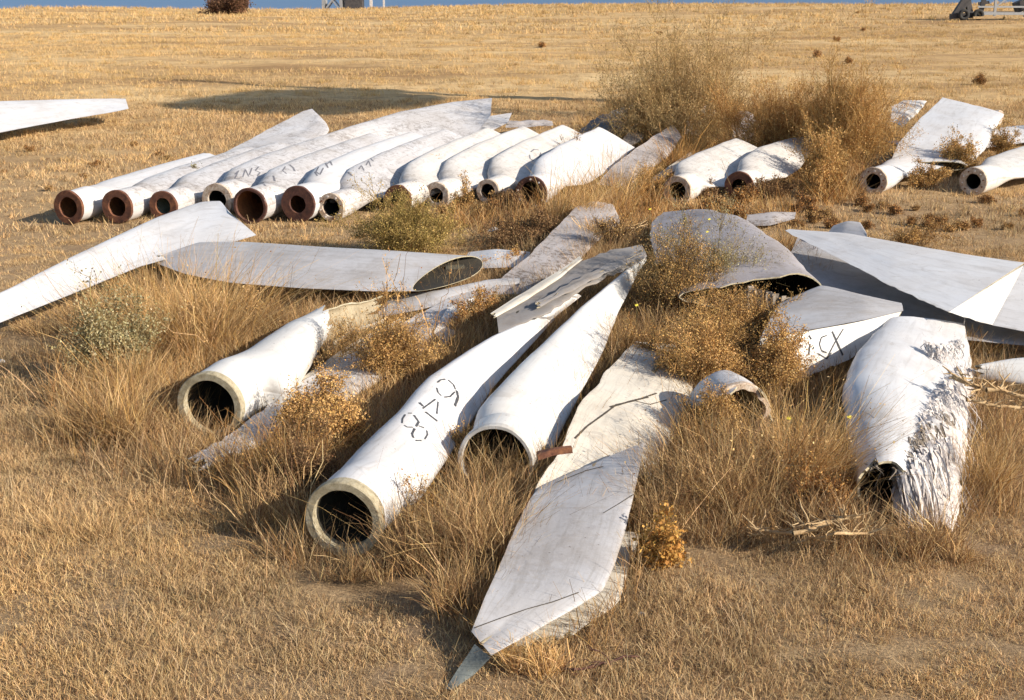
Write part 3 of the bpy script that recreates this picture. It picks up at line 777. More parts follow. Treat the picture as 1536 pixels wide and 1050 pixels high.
# right stack
simple('turbine_blade', 'broad white blade bent down with a raised square end at the far right', 'turbine blade',
    [E(1335, 246, .30, 1450, 250, .20, .20, .2), E(1348, 214, .50, 1478, 224, .30, .22, .1), E(1382, 176, .74, 1490, 198, .50, .20, .1), E(1414, 146, .95, 1506, 172, .70, .08, 0)],
    WH, G_ROW, seed=71, dent=.012, close1=True)
simple('blade_fragment', 'small curled white blade end left of the broad bent blade', 'blade fragment',
    [E(1336, 182, .4, 1352, 192, .3, .08), E(1338, 160, .62, 1376, 170, .45, .14), E(1356, 150, .66, 1390, 152, .6, .04)],
    BR, G_ROW, seed=72, dent=.02, dentscale=3, arc=(-20, 210))
simple('turbine_blade', 'grey blade lying low behind the flanged blade at the right edge', 'turbine blade',
    [E(1330, 212, .2, 1352, 216, .16, .08), E(1400, 232, .1, 1450, 214, .3, .1), E(1480, 222, .1, 1500, 192, .3, .12), E(1600, 205, .1, 1600, 184, .3, .1)],
    [M['speck'], M['inner'], M['edge']], G_ROW, seed=73, dent=.02)
c = at(1500, 176, .55); tan = Vector((-.5, .6, 0))
ring = ring_part('flange', c, tan, .17, .06, .12, M['rust_white'], None, jit=.02, seed=9)
tag(ring, 'rust stained white hub ring lying against the square end at the far right', 'flange')

# ------------------------------------------------------------------ footprints -> occupancy grid
GX0, GX1, GY0, GY1, GS = -22, 22, 5, 42, .05
occ = np.zeros((int((GX1 - GX0) / GS), int((GY1 - GY0) / GS)), bool)
for q in FOOT:
    P = np.array([[p.x, p.y] for p in q]); cc_ = P.mean(0); P = cc_ + (P - cc_) * np.array([.94, .94])
    x0, y0 = P.min(0); x1, y1 = P.max(0)
    ix0, ix1 = int((x0 - GX0) / GS), int((x1 - GX0) / GS) + 1
    iy0, iy1 = int((y0 - GY0) / GS), int((y1 - GY0) / GS) + 1
    ix0, iy0 = max(ix0, 0), max(iy0, 0); ix1, iy1 = min(ix1, occ.shape[0] - 1), min(iy1, occ.shape[1] - 1)
    if ix1 < ix0 or iy1 < iy0: continue
    X, Y = np.meshgrid(GX0 + (np.arange(ix0, ix1 + 1) + .5) * GS, GY0 + (np.arange(iy0, iy1 + 1) + .5) * GS, indexing='ij')
    sg = []
    for k in range(4):
        a, b = P[k], P[(k + 1) % 4]
        sg.append((b[0] - a[0]) * (Y - a[1]) - (b[1] - a[1]) * (X - a[0]))
    sg = np.array(sg)
    ins = (sg >= 0).all(0) | (sg <= 0).all(0)
    occ[ix0:ix1 + 1, iy0:iy1 + 1] |= ins
def occupied(x, y):
    ix = ((x - GX0) / GS).astype(int); iy = ((y - GY0) / GS).astype(int)
    ok = (ix >= 0) & (iy >= 0) & (ix < occ.shape[0]) & (iy < occ.shape[1])
    o = np.zeros(len(x), bool); o[ok] = occ[ix[ok], iy[ok]]
    return o

# ------------------------------------------------------------------ ribbons (grass, stems)
def ribbons(P, Wd, side):
    """P (n,K,3) paths, Wd (n,K) widths, side (n,3) -> V, Q"""
    n, K, _ = P.shape
    off = side[:, None, :] * Wd[:, :, None] * .5
    V = np.stack([P - off, P + off], 2).reshape(n * K * 2, 3)
    base = (np.arange(n) * K * 2)[:, None]
    k = np.arange(K - 1)[None, :] * 2
    a = base + k
    Q = np.stack([a, a + 1, a + 3, a + 2], -1).reshape(-1, 4)
    return V, Q

def unit(v): return v / np.maximum(np.linalg.norm(v, axis=-1, keepdims=True), 1e-9)

def side_of(n, rng):
    a = rng.uniform(0, 2 * np.pi, n)
    return np.stack([np.cos(a), np.sin(a), rng.uniform(-.25, .25, n)], -1)

def pal(rng, n, cols, jit=.12):
    c = np.array(cols)[rng.integers(0, len(cols), n)]
    return np.clip(c * rng.uniform(1 - jit, 1 + jit, (n, 1)) * rng.uniform(.95, 1.05, (n, 3)), .01, 1)

def vnoise(x, y, s, seed=0):
    """cheap smooth value noise in 0..1 for arrays"""
    r_ = np.random.default_rng(seed)
    T = r_.random((64, 64))
    fx, fy = x / s, y / s
    ix, iy = np.floor(fx).astype(int), np.floor(fy).astype(int)
    tx, ty = fx - ix, fy - iy
    tx, ty = tx * tx * (3 - 2 * tx), ty * ty * (3 - 2 * ty)
    g = lambda a, b: T[a % 64, b % 64]
    return (g(ix, iy) * (1 - tx) + g(ix + 1, iy) * tx) * (1 - ty) + (g(ix, iy + 1) * (1 - tx) + g(ix + 1, iy + 1) * tx) * ty

STRAW = [(.66, .46, .23), (.76, .56, .31), (.54, .36, .18), (.71, .50, .25), (.26, .15, .07), (.82, .63, .37), (.42, .29, .17)]
BROWN = [(.22, .13, .07), (.30, .19, .10), (.17, .10, .06), (.36, .24, .13)]

def grass_field(name, label, y0, y1, dens, Lr, Wr, seed, half=.57, thr=.25, cols=STRAW, K=3, flat=.55, clump=.6, edge=2.0, poly=None):
    rng = np.random.default_rng(seed)
    area = half * (y1 ** 2 - y0 ** 2) + 2 * edge * (y1 - y0)
    n = int(area * dens)
    # area-uniform sampling in the wedge
    y = np.sqrt(rng.uniform(y0 ** 2, y1 ** 2, n)); x = rng.uniform(-1, 1, n) * (half * y + edge)
    if poly is not None:
        PP = np.array([[at(*q).x, at(*q).y] for q in poly]); ins = np.zeros(n, bool)
        wx = x + .5 * (vnoise(x, y, .5, 31) - .5); wy = y + .5 * (vnoise(x, y, .5, 32) - .5)
        for k in range(len(PP)):
            (xa, ya), (xb, yb) = PP[k], PP[(k + 1) % len(PP)]
            cnd = ((ya > wy) != (yb > wy)) & (wx < (xb - xa) * (wy - ya) / (yb - ya + 1e-12) + xa)
            ins ^= cnd
        x, y = x[ins], y[ins]; n = len(x)
    # clumping
    cx = np.round(x / clump) * clump; cy = np.round(y / clump) * clump
    pull = rng.random(n) < .5
    jx = vnoise(cx, cy, .37, 3) - .5; jy = vnoise(cx + 9, cy, .37, 4) - .5
    x = np.where(pull, cx + jx * clump + rng.normal(0, .06 + clump * .08, n), x)
    y = np.where(pull, cy + jy * clump + rng.normal(0, .06 + clump * .08, n), y)
    m = vnoise(x, y, 1.1, 5) * .4 + vnoise(x, y, .33, 6) * .35 + vnoise(x, y, .16, 7) * .25
    if y0 >= 42: m = vnoise(x * .22, y, 2.2, 5) * .6 + vnoise(x, y, 1.1, 6) * .4
    m = np.clip((m - .5) * 1.5 + .5, 0, 1)
    keep = (m > thr + rng.uniform(-.15, .1, n)) & ~occupied(x, y)
    x, y, m = x[keep], y[keep], m[keep]; n = len(x)
    z = gh(x, y)
    L = rng.uniform(*Lr, n) * (.3 + 1.4 * m)
    tilt = np.abs(rng.normal(0, flat, n)).clip(0, 1.45)
    az = rng.uniform(0, 2 * np.pi, n)
    hd = np.stack([np.cos(az), np.sin(az), np.zeros(n)], -1)
    up = np.array([0, 0, 1.0])
    ts = np.linspace(0, 1, K)
    bend = rng.uniform(.1, .6, n)
    P = np.empty((n, K, 3))
    for i, t in enumerate(ts):
        P[:, i] = np.stack([x, y, z - .01], -1) + L[:, None] * (t * np.cos(tilt)[:, None] * up * (1 - .3 * bend[:, None] * t) + hd * (t * np.sin(tilt) + bend * t * t * .5)[:, None])
    w = rng.uniform(*Wr, n)
    Wd = w[:, None] * (1 - .75 * ts[None, :])
    V, Q = ribbons(P, Wd, side_of(n, rng))
    c = pal(rng, n, cols)
    br = vnoise(x, y, 2.6, 8)
    c = c * (1 - .22 * np.clip((br - .5) * 4, 0, 1)[:, None] * rng.random((n, 1))); g_ = c.mean(1, keepdims=True); c = c + (g_ * np.array([1.12, 1.0, .85]) - c) * (.16 * np.clip((vnoise(x, y, 1.3, 18) - .4) * 3, 0, 1))[:, None]
    o = np_mesh(name, V, Q, np.repeat(c, K * 2, 0), M['grass'])
    tag(o, label, 'grass', kind='stuff')
    return o

grass_field('grass', 'short matted dry tan grass in the foreground', 6.0, 11.5, 9500, (.03, .095), (.003, .007), 11, flat=.95, thr=.15, edge=1.5, clump=.22)
grass_field('grass', 'long pale straw stems lying in the foreground', 6.0, 14, 230, (.08, .26), (.003, .007), 16, flat=1.4, thr=.2, edge=1.5, K=5, cols=[(.66, .52, .33), (.58, .44, .25), (.48, .34, .18)])
grass_field('grass', 'short dry grass around the near pile of blades', 11.5, 20, 2600, (.03, .11), (.004, .009), 12, flat=.95, thr=.22, edge=2, clump=.4)
grass_field('grass', 'sparse dry grass around and behind the far row', 20, 42, 420, (.05, .15), (.008, .017), 13, flat=.75, thr=.34, edge=3)
PILE = [(95, 500), (230, 400), (480, 430), (700, 430), (900, 330), (1180, 380), (1290, 540), (1500, 560), (1530, 740), (1390, 835), (1100, 850), (960, 830), (900, 960), (780, 1010), (660, 960), (560, 870), (430, 860), (300, 730), (110, 690)]
grass_field('undergrowth', 'tangled knee high brown grass growing all through the near pile', 7, 22, 1900, (.12, .42), (.003, .008), 17, flat=.45, thr=.30, K=5, clump=.35, edge=0, half=.42,
            cols=STRAW + BROWN + [(.66, .42, .16), (.56, .33, .12), (.48, .26, .10)], poly=PILE)
ROWP = [(560, 345), (740, 325), (835, 315), (862, 230), (930, 150), (1200, 170), (1310, 160), (1290, 300), (1210, 308), (1180, 262), (1000, 262), (985, 320), (1180, 322), (1180, 330), (960, 335), (820, 360), (700, 350)]
grass_field('undergrowth', 'tangled golden brown grass growing through the far row', 20, 40, 420, (.18, .5), (.007, .014), 18, flat=.5, thr=.3, K=5, clump=.5, edge=0, half=.42,
            cols=[(.64, .40, .15), (.54, .31, .11), (.44, .22, .08), (.70, .50, .25), (.28, .16, .08)], poly=ROWP)
FARS = [(.68, .49, .24), (.72, .53, .28), (.62, .43, .20), (.66, .46, .22)]
grass_field('grass', 'golden dry grass of the far field', 42, 85, 90, (.07, .18), (.012, .026), 14, flat=1.15, thr=.36, cols=FARS, clump=1.6, edge=5)
grass_field('grass', 'golden dry grass along the distant crest', 85, 170, 18, (.12, .30), (.035, .075), 15, flat=1.15, thr=.34, cols=FARS, clump=2.5, edge=8)

# ------------------------------------------------------------------ clumps and bushes
def tuft(label, u, v, wpx, hpx, n, seed, cols=STRAW, lean=(0, 0), spread=.55, wd=(.003, .007), name='grass_tuft', heads=0, group=None, h0=0, cat='grass tuft', ell=.6, headcols=None, K=5):
    """tall dry grass: long arching stems out of a common patch of ground"""
    rng = np.random.default_rng(seed); n = max(5, int(n * .72))
    p = at(u, v, h0); s = ppm(p); W_, H_ = wpx / s, hpx / s
    root = empty(name, (p.x, p.y, h0), label, cat, group) if heads else None
    rr = np.sqrt(rng.random(n)); aa = rng.uniform(0, 2 * np.pi, n)
    x = p.x + rr * np.cos(aa) * W_ * .5 * ell; y = p.y + rr * np.sin(aa) * W_ * .35 * ell
    z = gh(x, y) + h0
    n_sub = max(3, n // 90); ci = rng.integers(0, n_sub, n); cx_ = rng.uniform(-.5, .5, n_sub) * W_ * .8; cy_ = rng.uniform(-.5, .5, n_sub) * W_ * .5; cl_ = rng.normal(0, .3, (n_sub, 2)); ch_ = rng.uniform(.55, 1.1, n_sub)
    x = x * .25 + .75 * (p.x + cx_[ci] + rng.normal(0, .05 * W_, n)); y = y * .25 + .75 * (p.y + cy_[ci] + rng.normal(0, .05 * W_, n)); z = gh(x, y) + h0
    L = H_ * (.25 + .85 * rng.random(n) ** 1.5) * ch_[ci]
    out = np.stack([np.cos(aa) * rr, np.sin(aa) * rr, np.zeros(n)], -1) * spread + np.stack([rng.normal(lean[0], .28, n) + cl_[ci, 0], rng.normal(lean[1], .28, n) + cl_[ci, 1], np.zeros(n)], -1)
    ts = np.linspace(0, 1, K)
    bend = rng.uniform(.1, .7, n)[:, None]
    P = np.empty((n, K, 3))
    kink = rng.normal(0, .055, (n, K, 3)) * ts[None, :, None]
    for i, t in enumerate(ts):
        P[:, i] = np.stack([x, y, z], -1) + L[:, None] * (np.array([0, 0, 1.0]) * (t - .25 * bend * t * t) + out * (t * .6 + bend * t * t)) + kink[:, i] * L[:, None]
    P[:, :, 2] = np.maximum(P[:, :, 2], .01)
    Wd = (rng.uniform(*wd, n) * (1 + 1.3 * (rng.random(n) < .07)))[:, None] * (1 - .65 * ts[None, :])
    V, Q = ribbons(P, Wd, side_of(n, rng))
    V[:, 2] = np.maximum(V[:, 2], .0)
    o = np_mesh('stems' if heads else name, V, Q, np.repeat(pal(rng, n, cols, .2), K * 2, 0), M['grass'], root, (p.x, p.y, h0))
    if heads:
        m = heads
        idx = rng.integers(0, n, m); tt = rng.uniform(.55, 1.0, m)
        k = np.minimum((tt * (K - 1)).astype(int), K - 2); f = tt * (K - 1) - k
        c = P[idx, k] * (1 - f)[:, None] + P[idx, k + 1] * f[:, None] + rng.normal(0, .012, (m, 3))
        flecks('seed_heads', c, rng, (.006, .014), headcols or cols, root, (p.x, p.y, h0))
    else: tag(o, label, cat, group)
    return o

def flecks(name, C_, rng, sz, cols, parent, og, flat=False, mat='plant'):
    m = len(C_)
    a = unit(rng.normal(0, 1, (m, 3))); b = unit(np.cross(a, rng.normal(0, 1, (m, 3))))
    s = rng.uniform(*sz, m)[:, None]
    asp = rng.uniform(.4, .9, m)[:, None]
    V = np.stack([C_ - a * s, C_ - b * s * asp, C_ + a * s, C_ + b * s * asp], 1).reshape(-1, 3)
    Q = np.arange(m * 4).reshape(m, 4)
    return np_mesh(name, V, Q, np.repeat(pal(rng, m, cols, .25), 4, 0), M[mat], parent, og)

def bush(label, u, v, wpx, hpx, seed, n1=26, n2=9, n3=6, nf=5, stemc=BROWN, leafc=STRAW, fl=(.006, .013), wd=.006, name='dry_bush', cat='bush', group=None, h0=0, up=.55, lean=(0, 0), base=.25, l2=.33, l3=.16, dropf=0.0, leafname='seed_heads', scat=.02, ybase=None):
    """branching shrub: stems > twigs > twiglets with seed heads or leaves"""
    rng = np.random.default_rng(seed)
    p = at(u, v, h0); s = ppm(p); W_, H_ = wpx / s, hpx / s
    root = empty(name, (p.x, p.y, h0), label, cat, group)
    og = (p.x, p.y, h0)
    # main stems reach points of a half ellipsoid
    aa = rng.uniform(0, 2 * np.pi, n1); el = np.arcsin(rng.uniform(.1, 1, n1) ** up)
    rr = rng.uniform(.42, 1.12, n1) * (1 + .3 * np.sin(2 * aa + seed) + .2 * np.sin(5 * aa + 2 * seed))
    tgt = np.stack([np.cos(aa) * np.cos(el) * W_ * .5, np.sin(aa) * np.cos(el) * W_ * .4, np.sin(el) * H_], -1) * rr[:, None] * .9
    tgt[:, 0] += lean[0] * tgt[:, 2]; tgt[:, 1] += lean[1] * tgt[:, 2]
    b0 = np.stack([np.cos(aa) * W_ * .5 * base * rng.random(n1), np.sin(aa) * W_ * .4 * base * rng.random(n1), np.zeros(n1)], -1)
    K = 6; ts = np.linspace(0, 1, K)
    P1 = b0[:, None] + (tgt - b0)[:, None] * ts[None, :, None]
    P1[:, :, 2] += (np.sin(ts * np.pi) * .12 * H_)[None]
    P1 += rng.normal(0, .03, P1.shape) * ts[None, :, None] * H_
    def child(P, per, ln, lo=.25, K2=4, upb=.3):
        n, K_, _ = P.shape
        idx = np.repeat(np.arange(n), per); m = len(idx)
        tt = rng.uniform(lo, 1.0, m)
        k = np.minimum((tt * (K_ - 1)).astype(int), K_ - 2); f = (tt * (K_ - 1) - k)[:, None]
        s0 = P[idx, k] * (1 - f) + P[idx, k + 1] * f
        d = unit(P[idx, k + 1] - P[idx, k])
        nd = unit(d + rng.normal(0, .65, (m, 3)) + np.array([0, 0, upb]))
        L = rng.uniform(.4, 1.1, m) * ln
        t2 = np.linspace(0, 1, K2)
        Pc = s0[:, None] + nd[:, None] * (L[:, None] * t2[None])[..., None]
        Pc += rng.normal(0, .06, Pc.shape) * (t2[None, :] * L[:, None])[..., None]
        return Pc
    hh = (W_ * .5 + H_) * .5
    P2 = child(P1, n2, hh * l2); P3 = child(P2, n3, hh * l3, K2=3)
    allV, allQ, allC = [], [], []
    off = 0
    for P_, w0, kk in ((P1, wd * 1.7, .4), (P2, wd, .4), (P3, wd * .7, .5)):
        n = len(P_); k_ = P_.shape[1]
        Wd = w0 * rng.uniform(.6, 1.2, n)[:, None] * (1 - kk * np.linspace(0, 1, k_)[None])
        V, Q = ribbons(P_, Wd, side_of(n, rng))
        allV.append(V); allQ.append(Q + off); off += len(V)
        allC.append(np.repeat(pal(rng, n, stemc, .2), k_ * 2, 0))
    V = np.concatenate(allV) + np.array(og)
    V[:, 2] = np.maximum(V[:, 2], gh(V[:, 0], V[:, 1]) if h0 == 0 else h0 * .3)
    np_mesh('branches', V, np.concatenate(allQ), np.concatenate(allC), M['plant'], root, og)
    if nf:
        n = len(P3)
        idx = np.repeat(np.arange(n), nf); m = len(idx)
        C_ = P3[idx, rng.integers(1, 3, m)] + rng.normal(0, scat, (m, 3)) + np.array(og); C_ = C_[rng.random(m) < .72]; m = len(C_)
        C_[:, 2] = np.maximum(C_[:, 2], .02)
        flecks(leafname, C_, rng, fl, leafc, root, og)
    return root

OLIVE = [(.26, .19, .09), (.33, .25, .12), (.20, .145, .075), (.40, .30, .16)]
LOLIVE = [(.46, .33, .16), (.54, .39, .20), (.34, .24, .12), (.62, .46, .25)]
YGREEN = [(.46, .35, .12), (.38, .29, .11), (.58, .43, .18), (.30, .22, .09)]
GGREEN = [(.40, .37, .23), (.33, .30, .17), (.48, .44, .29), (.30, .24, .12)]
GOLD = [(.64, .42, .17), (.54, .33, .12), (.72, .50, .24), (.40, .24, .10)]
RED = [(.44, .22, .08), (.54, .29, .11), (.34, .16, .06), (.60, .36, .14)]
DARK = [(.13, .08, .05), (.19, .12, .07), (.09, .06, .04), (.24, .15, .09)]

# tall shrubs behind the row
bush('tall airy olive brown shrub standing behind the right end of the far row', 1015, 225, 265, 205, 101, 150, 14, 8, 4, LOLIVE, LOLIVE, (.009, .019), .010, up=.95, base=.5, l2=.26, l3=.12, leafname='leaves')
bush('low olive shrub filling the foot of the tall airy shrub', 970, 225, 130, 70, 102, 24, 10, 7, 3, OLIVE, GOLD, (.010, .02), .012, leafname='leaves')
bush('dense reddish brown brush between the two tall shrubs', 1160, 245, 230, 125, 103, 100, 13, 8, 3, RED + GOLD, RED + GOLD, (.008, .017), .010, base=.5)
bush('tall golden brown shrub right of the reddish brush', 1275, 258, 170, 185, 104, 95, 13, 8, 3, GOLD, GOLD, (.008, .017), .010, up=.9, base=.45)
bush('ragged golden brown shrub in front of the tall golden shrub', 1238, 280, 100, 90, 105, 36, 11, 8, 3, GOLD, GOLD, (.010, .02), .010)
bush('low rusty brown shrub just left of the clear standing flanged blade', 1236, 298, 80, 50, 106, 26, 10, 7, 3, RED, GOLD, (.010, .02), .010)
# middle
bush('rounded yellow green bush in front of the far row', 612, 384, 205, 84, 110, 80, 14, 9, 4, YGREEN, YGREEN, (.006, .014), .007, up=.6, base=.5, leafname='leaves')
bush('small grey green bush growing on the left blades of the far row', 298, 292, 62, 42, 111, 22, 9, 7, 5, OLIVE, GGREEN, (.008, .016), .007, leafname='leaves')
bush('little brown weed growing up between far row blades', 655, 285, 46, 45, 112, 16, 8, 6, 4, BROWN, GOLD, (.008, .016), .007)
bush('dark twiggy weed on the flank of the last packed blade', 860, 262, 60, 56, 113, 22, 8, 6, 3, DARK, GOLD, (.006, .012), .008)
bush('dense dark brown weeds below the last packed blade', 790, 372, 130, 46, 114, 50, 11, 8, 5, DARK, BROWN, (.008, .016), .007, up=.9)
tuft('golden grass clump leaning over beside the last packed blade', 868, 345, 130, 110, 1300, 115, GOLD + STRAW, lean=(.35, 0), wd=(.004, .009))
tuft('golden grass clump between the speckled blade and the row end', 905, 330, 120, 100, 900, 116, GOLD + STRAW, lean=(.2, 0), wd=(.004, .009))
tuft('orange brown grass clump behind the cream strip', 1020, 258, 110, 75, 1000, 117, GOLD + RED, lean=(.3, 0), wd=(.005, .011))
bush('golden weeds between the speckled blade and the low white blade', 975, 300, 110, 46, 118, 30, 9, 7, 5, GOLD, GOLD, (.008, .016), .008)
bush('dark brown weed in front of the low white blade root', 1062, 300, 50, 26, 119, 20, 9, 7, 5, DARK, BROWN, (.008, .016), .007)
bush('brown weed below the rusty encrusted root', 1150, 300, 90, 34, 120, 30, 9, 7, 4, DARK, BROWN, (.008, .016), .007)
bush('golden weed draped over the white pointed blade flank', 1215, 292, 50, 40, 121, 22, 9, 7, 5, BROWN, GOLD, (.008, .018), .007)
bush('golden brown weed growing along the clear standing blade', 1385, 285, 80, 40, 122, 26, 9, 7, 5, BROWN, GOLD, (.008, .018), .008)
bush('golden shrub between the two flanged blades at the right', 1432, 262, 90, 62, 123, 34, 10, 8, 5, OLIVE, GOLD, (.009, .018), .009)
bush('small dry shrub by the right edge above the last flanged blade', 1500, 235, 80, 40, 124, 24, 9, 7, 5, OLIVE, GOLD, (.009, .018), .009)
# near pile, left
tuft('large fan of pale dry grass below the left wing', 262, 525, 320, 165, 5200, 130, STRAW + GOLD, spread=.75, wd=(.003, .007), heads=900)
bush('muted grey green leafy plant in the straw mound at the left', 176, 575, 175, 125, 131, 64, 12, 8, 3, OLIVE, GGREEN, (.008, .016), .007, leafname='leaves')
tuft('brown grass clump left of the short torn stub', 200, 660, 230, 110, 2400, 132, STRAW + BROWN, wd=(.003, .006), spread=.5)
tuft('dry grass clump between the left wing and the torn stub', 380, 500, 190, 90, 1500, 133, GOLD + BROWN, wd=(.003, .006), spread=.7)
tuft('dry grass clump at the left edge under the wing', 50, 500, 150, 40, 500, 134, STRAW + BROWN, wd=(.003, .006), spread=.8)
bush('golden seeded bush between the torn stub and the 648 blade', 585, 575, 165, 125, 135, 60, 13, 9, 4, BROWN + GOLD, GOLD, (.005, .011), .006, base=.5)
bush('dense golden brown seeded bush lying low left of the 648 blade', 482, 668, 175, 92, 136, 60, 13, 9, 6, DARK, GOLD, (.006, .013), .005, base=.6)
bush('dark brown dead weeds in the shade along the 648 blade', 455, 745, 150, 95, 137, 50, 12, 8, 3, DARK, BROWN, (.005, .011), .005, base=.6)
bush('orange brown weed beside the cracked grey blade', 715, 506, 110, 62, 138, 40, 11, 8, 6, BROWN, GOLD + RED, (.006, .013), .005)
bush('small rusty leaved weed behind the hollow cut end', 760, 408, 85, 26, 139, 30, 9, 7, 5, BROWN, RED + GOLD, (.007, .014), .005)
tuft('tall thin straw stalks left of the 648 blade root', 420, 790, 150, 150, 500, 140, STRAW + BROWN, wd=(.003, .006), spread=.5)
tuft('dense brown grass between the 648 root and the grass filled root', 680, 840, 240, 150, 5200, 141, STRAW + BROWN, wd=(.0025, .0055), spread=.3, ell=.95)
tuft('tall tangled straw left of the torn stub', 165, 660, 170, 120, 1500, 170, STRAW + GOLD, wd=(.003, .006), spread=.6)
tuft('straggly weeds standing before the golden centre bush', 1065, 700, 110, 120, 1100, 171, GOLD + BROWN, wd=(.003, .006), spread=.4, heads=700)
tuft('orange stems between the torn stub and the 648 blade', 400, 730, 170, 130, 2400, 172, GOLD + RED + BROWN, wd=(.003, .006), spread=.4, heads=700)
bush('golden weeds growing across the left of the broken ring', 1068, 668, 85, 100, 173, 40, 11, 8, 4, BROWN + GOLD, GOLD, (.005, .011), .006, base=.6)
tuft('tall brown stems in front of the broken ring', 1085, 690, 90, 90, 900, 174, STRAW + BROWN, wd=(.003, .006), spread=.3)
tuft('straw stems rising in front of the grey green plant', 215, 600, 190, 110, 1500, 175, STRAW + GOLD, wd=(.003, .006), spread=.6)
bush('dense golden weeds below the hood shaped blade mouth', 1110, 520, 150, 85, 177, 44, 12, 9, 4, BROWN + GOLD, GOLD, (.005, .011), .006, base=.6)
bush('golden brown brush left of the golden centre bush', 960, 560, 70, 70, 178, 34, 11, 8, 3, BROWN + GOLD, GOLD + RED, (.005, .011), .006, base=.6)
bush('brown seeded weed between two white roots right of the yellow green bush', 695, 318, 46, 42, 180, 22, 9, 7, 3, BROWN + DARK, GOLD, (.008, .016), .007)
bush('dark brown weed under the rusty root at the end of the packed row', 768, 322, 60, 36, 181, 24, 9, 7, 3, DARK, BROWN, (.008, .016), .007)
bush('straw coloured seeded bush on the right of the left straw mound', 330, 520, 120, 90, 182, 40, 11, 8, 4, BROWN + GOLD, STRAW + GOLD, (.006, .012), .006, base=.6)
bush('woody russet weeds left of the frayed root mouth', 1225, 775, 120, 85, 183, 34, 8, 6, 2, DARK + RED, RED + GOLD, (.006, .013), .009, base=.6)
bush('woody dry weeds growing at the right of the 648 root', 640, 800, 80, 90, 184, 24, 8, 6, 3, BROWN + GOLD, GOLD, (.005, .011), .007)
tuft('green brown grass filling the half buried root', 748, 722, 100, 78, 700, 142, OLIVE + STRAW, wd=(.003, .006), spread=.35, ell=.8)
tuft('grass skirt in front of the 648 root', 530, 862, 150, 62, 1300, 143, STRAW + BROWN, wd=(.0025, .005), spread=.5)
tuft('grass along the left edge of the nearest flat skin', 700, 915, 120, 110, 2000, 144, STRAW + BROWN, wd=(.0025, .005), spread=.3, lean=(.05, 0))
tuft('grass skirt in front of the torn stub root', 330, 700, 150, 60, 900, 145, STRAW + BROWN, wd=(.0025, .005), spread=.6)
tuft('straw clump by the left foreground', 130, 800, 200, 50, 1200, 146, STRAW, wd=(.0025, .005), spread=.7)
bush('cluster of seed heads squeezed between the two white blades', 692, 700, 50, 75, 147, 18, 9, 7, 6, DARK, GOLD, (.006, .012), .005)
# centre right
bush('golden seeded bush in the centre below the hood shaped blade', 1052, 585, 200, 115, 150, 80, 14, 9, 4, BROWN + GOLD, GOLD, (.005, .011), .006, base=.5)
bush('dark tangled weeds with small yellow flowers left of the hood', 1012, 490, 135, 160, 151, 60, 13, 9, 3, DARK + OLIVE, GOLD, (.005, .011), .006, base=.6)
bush('thin grey green weeds growing up over the hood shaped blade', 1060, 470, 200, 150, 152, 60, 10, 7, 4, OLIVE, GGREEN, (.005, .012), .005, up=.9)
tuft('golden grass clump right of the second white blade', 950, 540, 110, 100, 1200, 153, GOLD + BROWN, wd=(.003, .006), spread=.6)
tuft('tall brown grass wall in front of the broken ring', 1075, 770, 230, 150, 4200, 154, STRAW + BROWN, wd=(.0028, .006), spread=.22, ell=1.0, heads=900)
tuft('tall straw coloured grass left of the frayed root', 1205, 745, 150, 190, 3600, 155, STRAW + GOLD, wd=(.0028, .006), spread=.22, ell=1.0, heads=1100)
bush('golden seeded bush left of the blade with black letters', 1160, 590, 120, 110, 156, 44, 12, 9, 7, BROWN, GOLD, (.006, .012), .005, base=.5)
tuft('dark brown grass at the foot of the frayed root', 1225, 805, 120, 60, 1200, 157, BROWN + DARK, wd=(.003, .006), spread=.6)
tuft('dry grass spilling round the right of the frayed root', 1465, 750, 90, 130, 1100, 158, STRAW + GOLD, wd=(.003, .006), spread=.3)
tuft('dry grass in front of the frayed fibres', 1400, 830, 190, 80, 1600, 159, STRAW + BROWN, wd=(.003, .006), spread=.6)
tuft('dry grass clump behind the frayed root top', 1465, 530, 80, 60, 700, 160, STRAW + GOLD, wd=(.003, .007), spread=.5)
bush('curly yellow dried plant right of the nearest flat skin', 992, 858, 80, 78, 161, 22, 7, 5, 6, GOLD, [(.62, .38, .12), (.5, .28, .09)], (.010, .02), .009, leafname='leaves')
tuft('golden grass tuft under the lifted near corner', 800, 1000, 170, 60, 1500, 162, STRAW + GOLD, wd=(.003, .006), spread=.6)
tuft('grass clump right of the nearest flat skin', 985, 800, 130, 90, 1500, 163, STRAW + BROWN, wd=(.0025, .0055), spread=.4)
bush('dead dark sticks heaped on the speckled slab', 915, 365, 110, 52, 164, 34, 7, 4, 2, DARK, GOLD, (.006, .012), .008, h0=.3)
tuft('pale straw stalks lying over the speckled slab', 925, 352, 130, 45, 260, 165, STRAW, wd=(.005, .011), spread=1.2, h0=.3)
bush('brown weed patch right of the small speckled scrap', 1370, 372, 110, 38, 166, 26, 9, 6, 4, BROWN, GOLD, (.006, .013), .006)
tuft('dry weeds by the dark gap behind the hood', 1215, 395, 90, 50, 500, 168, BROWN + DARK, wd=(.004, .008), spread=.8)
# single tall stalks
for i, (u, v, hp, ln) in enumerate([(600, 470, 190, .02), (690, 400, 120, .1), (258, 600, 150, 0), (640, 520, 140, .05), (730, 470, 90, -.1), (468, 640, 60, .1)]):
    tuft(['tall lone seeded stalk in front of the hollow lying blade', 'lone pale stalk leaning over the yellow green bush', 'lone pale stalk left of the torn stub', 'lone stalk with small seed heads above the golden bush',
          'lone thin stalk beside the cracked grey blade', 'lone bent stalk over the low seeded bush'][i], u, v, 26, hp, 5, 200 + i, STRAW + RED, lean=(ln, 0), wd=(.008, .014), heads=26, name='dry_stalk', K=7, cat='stalk', headcols=DARK + RED)
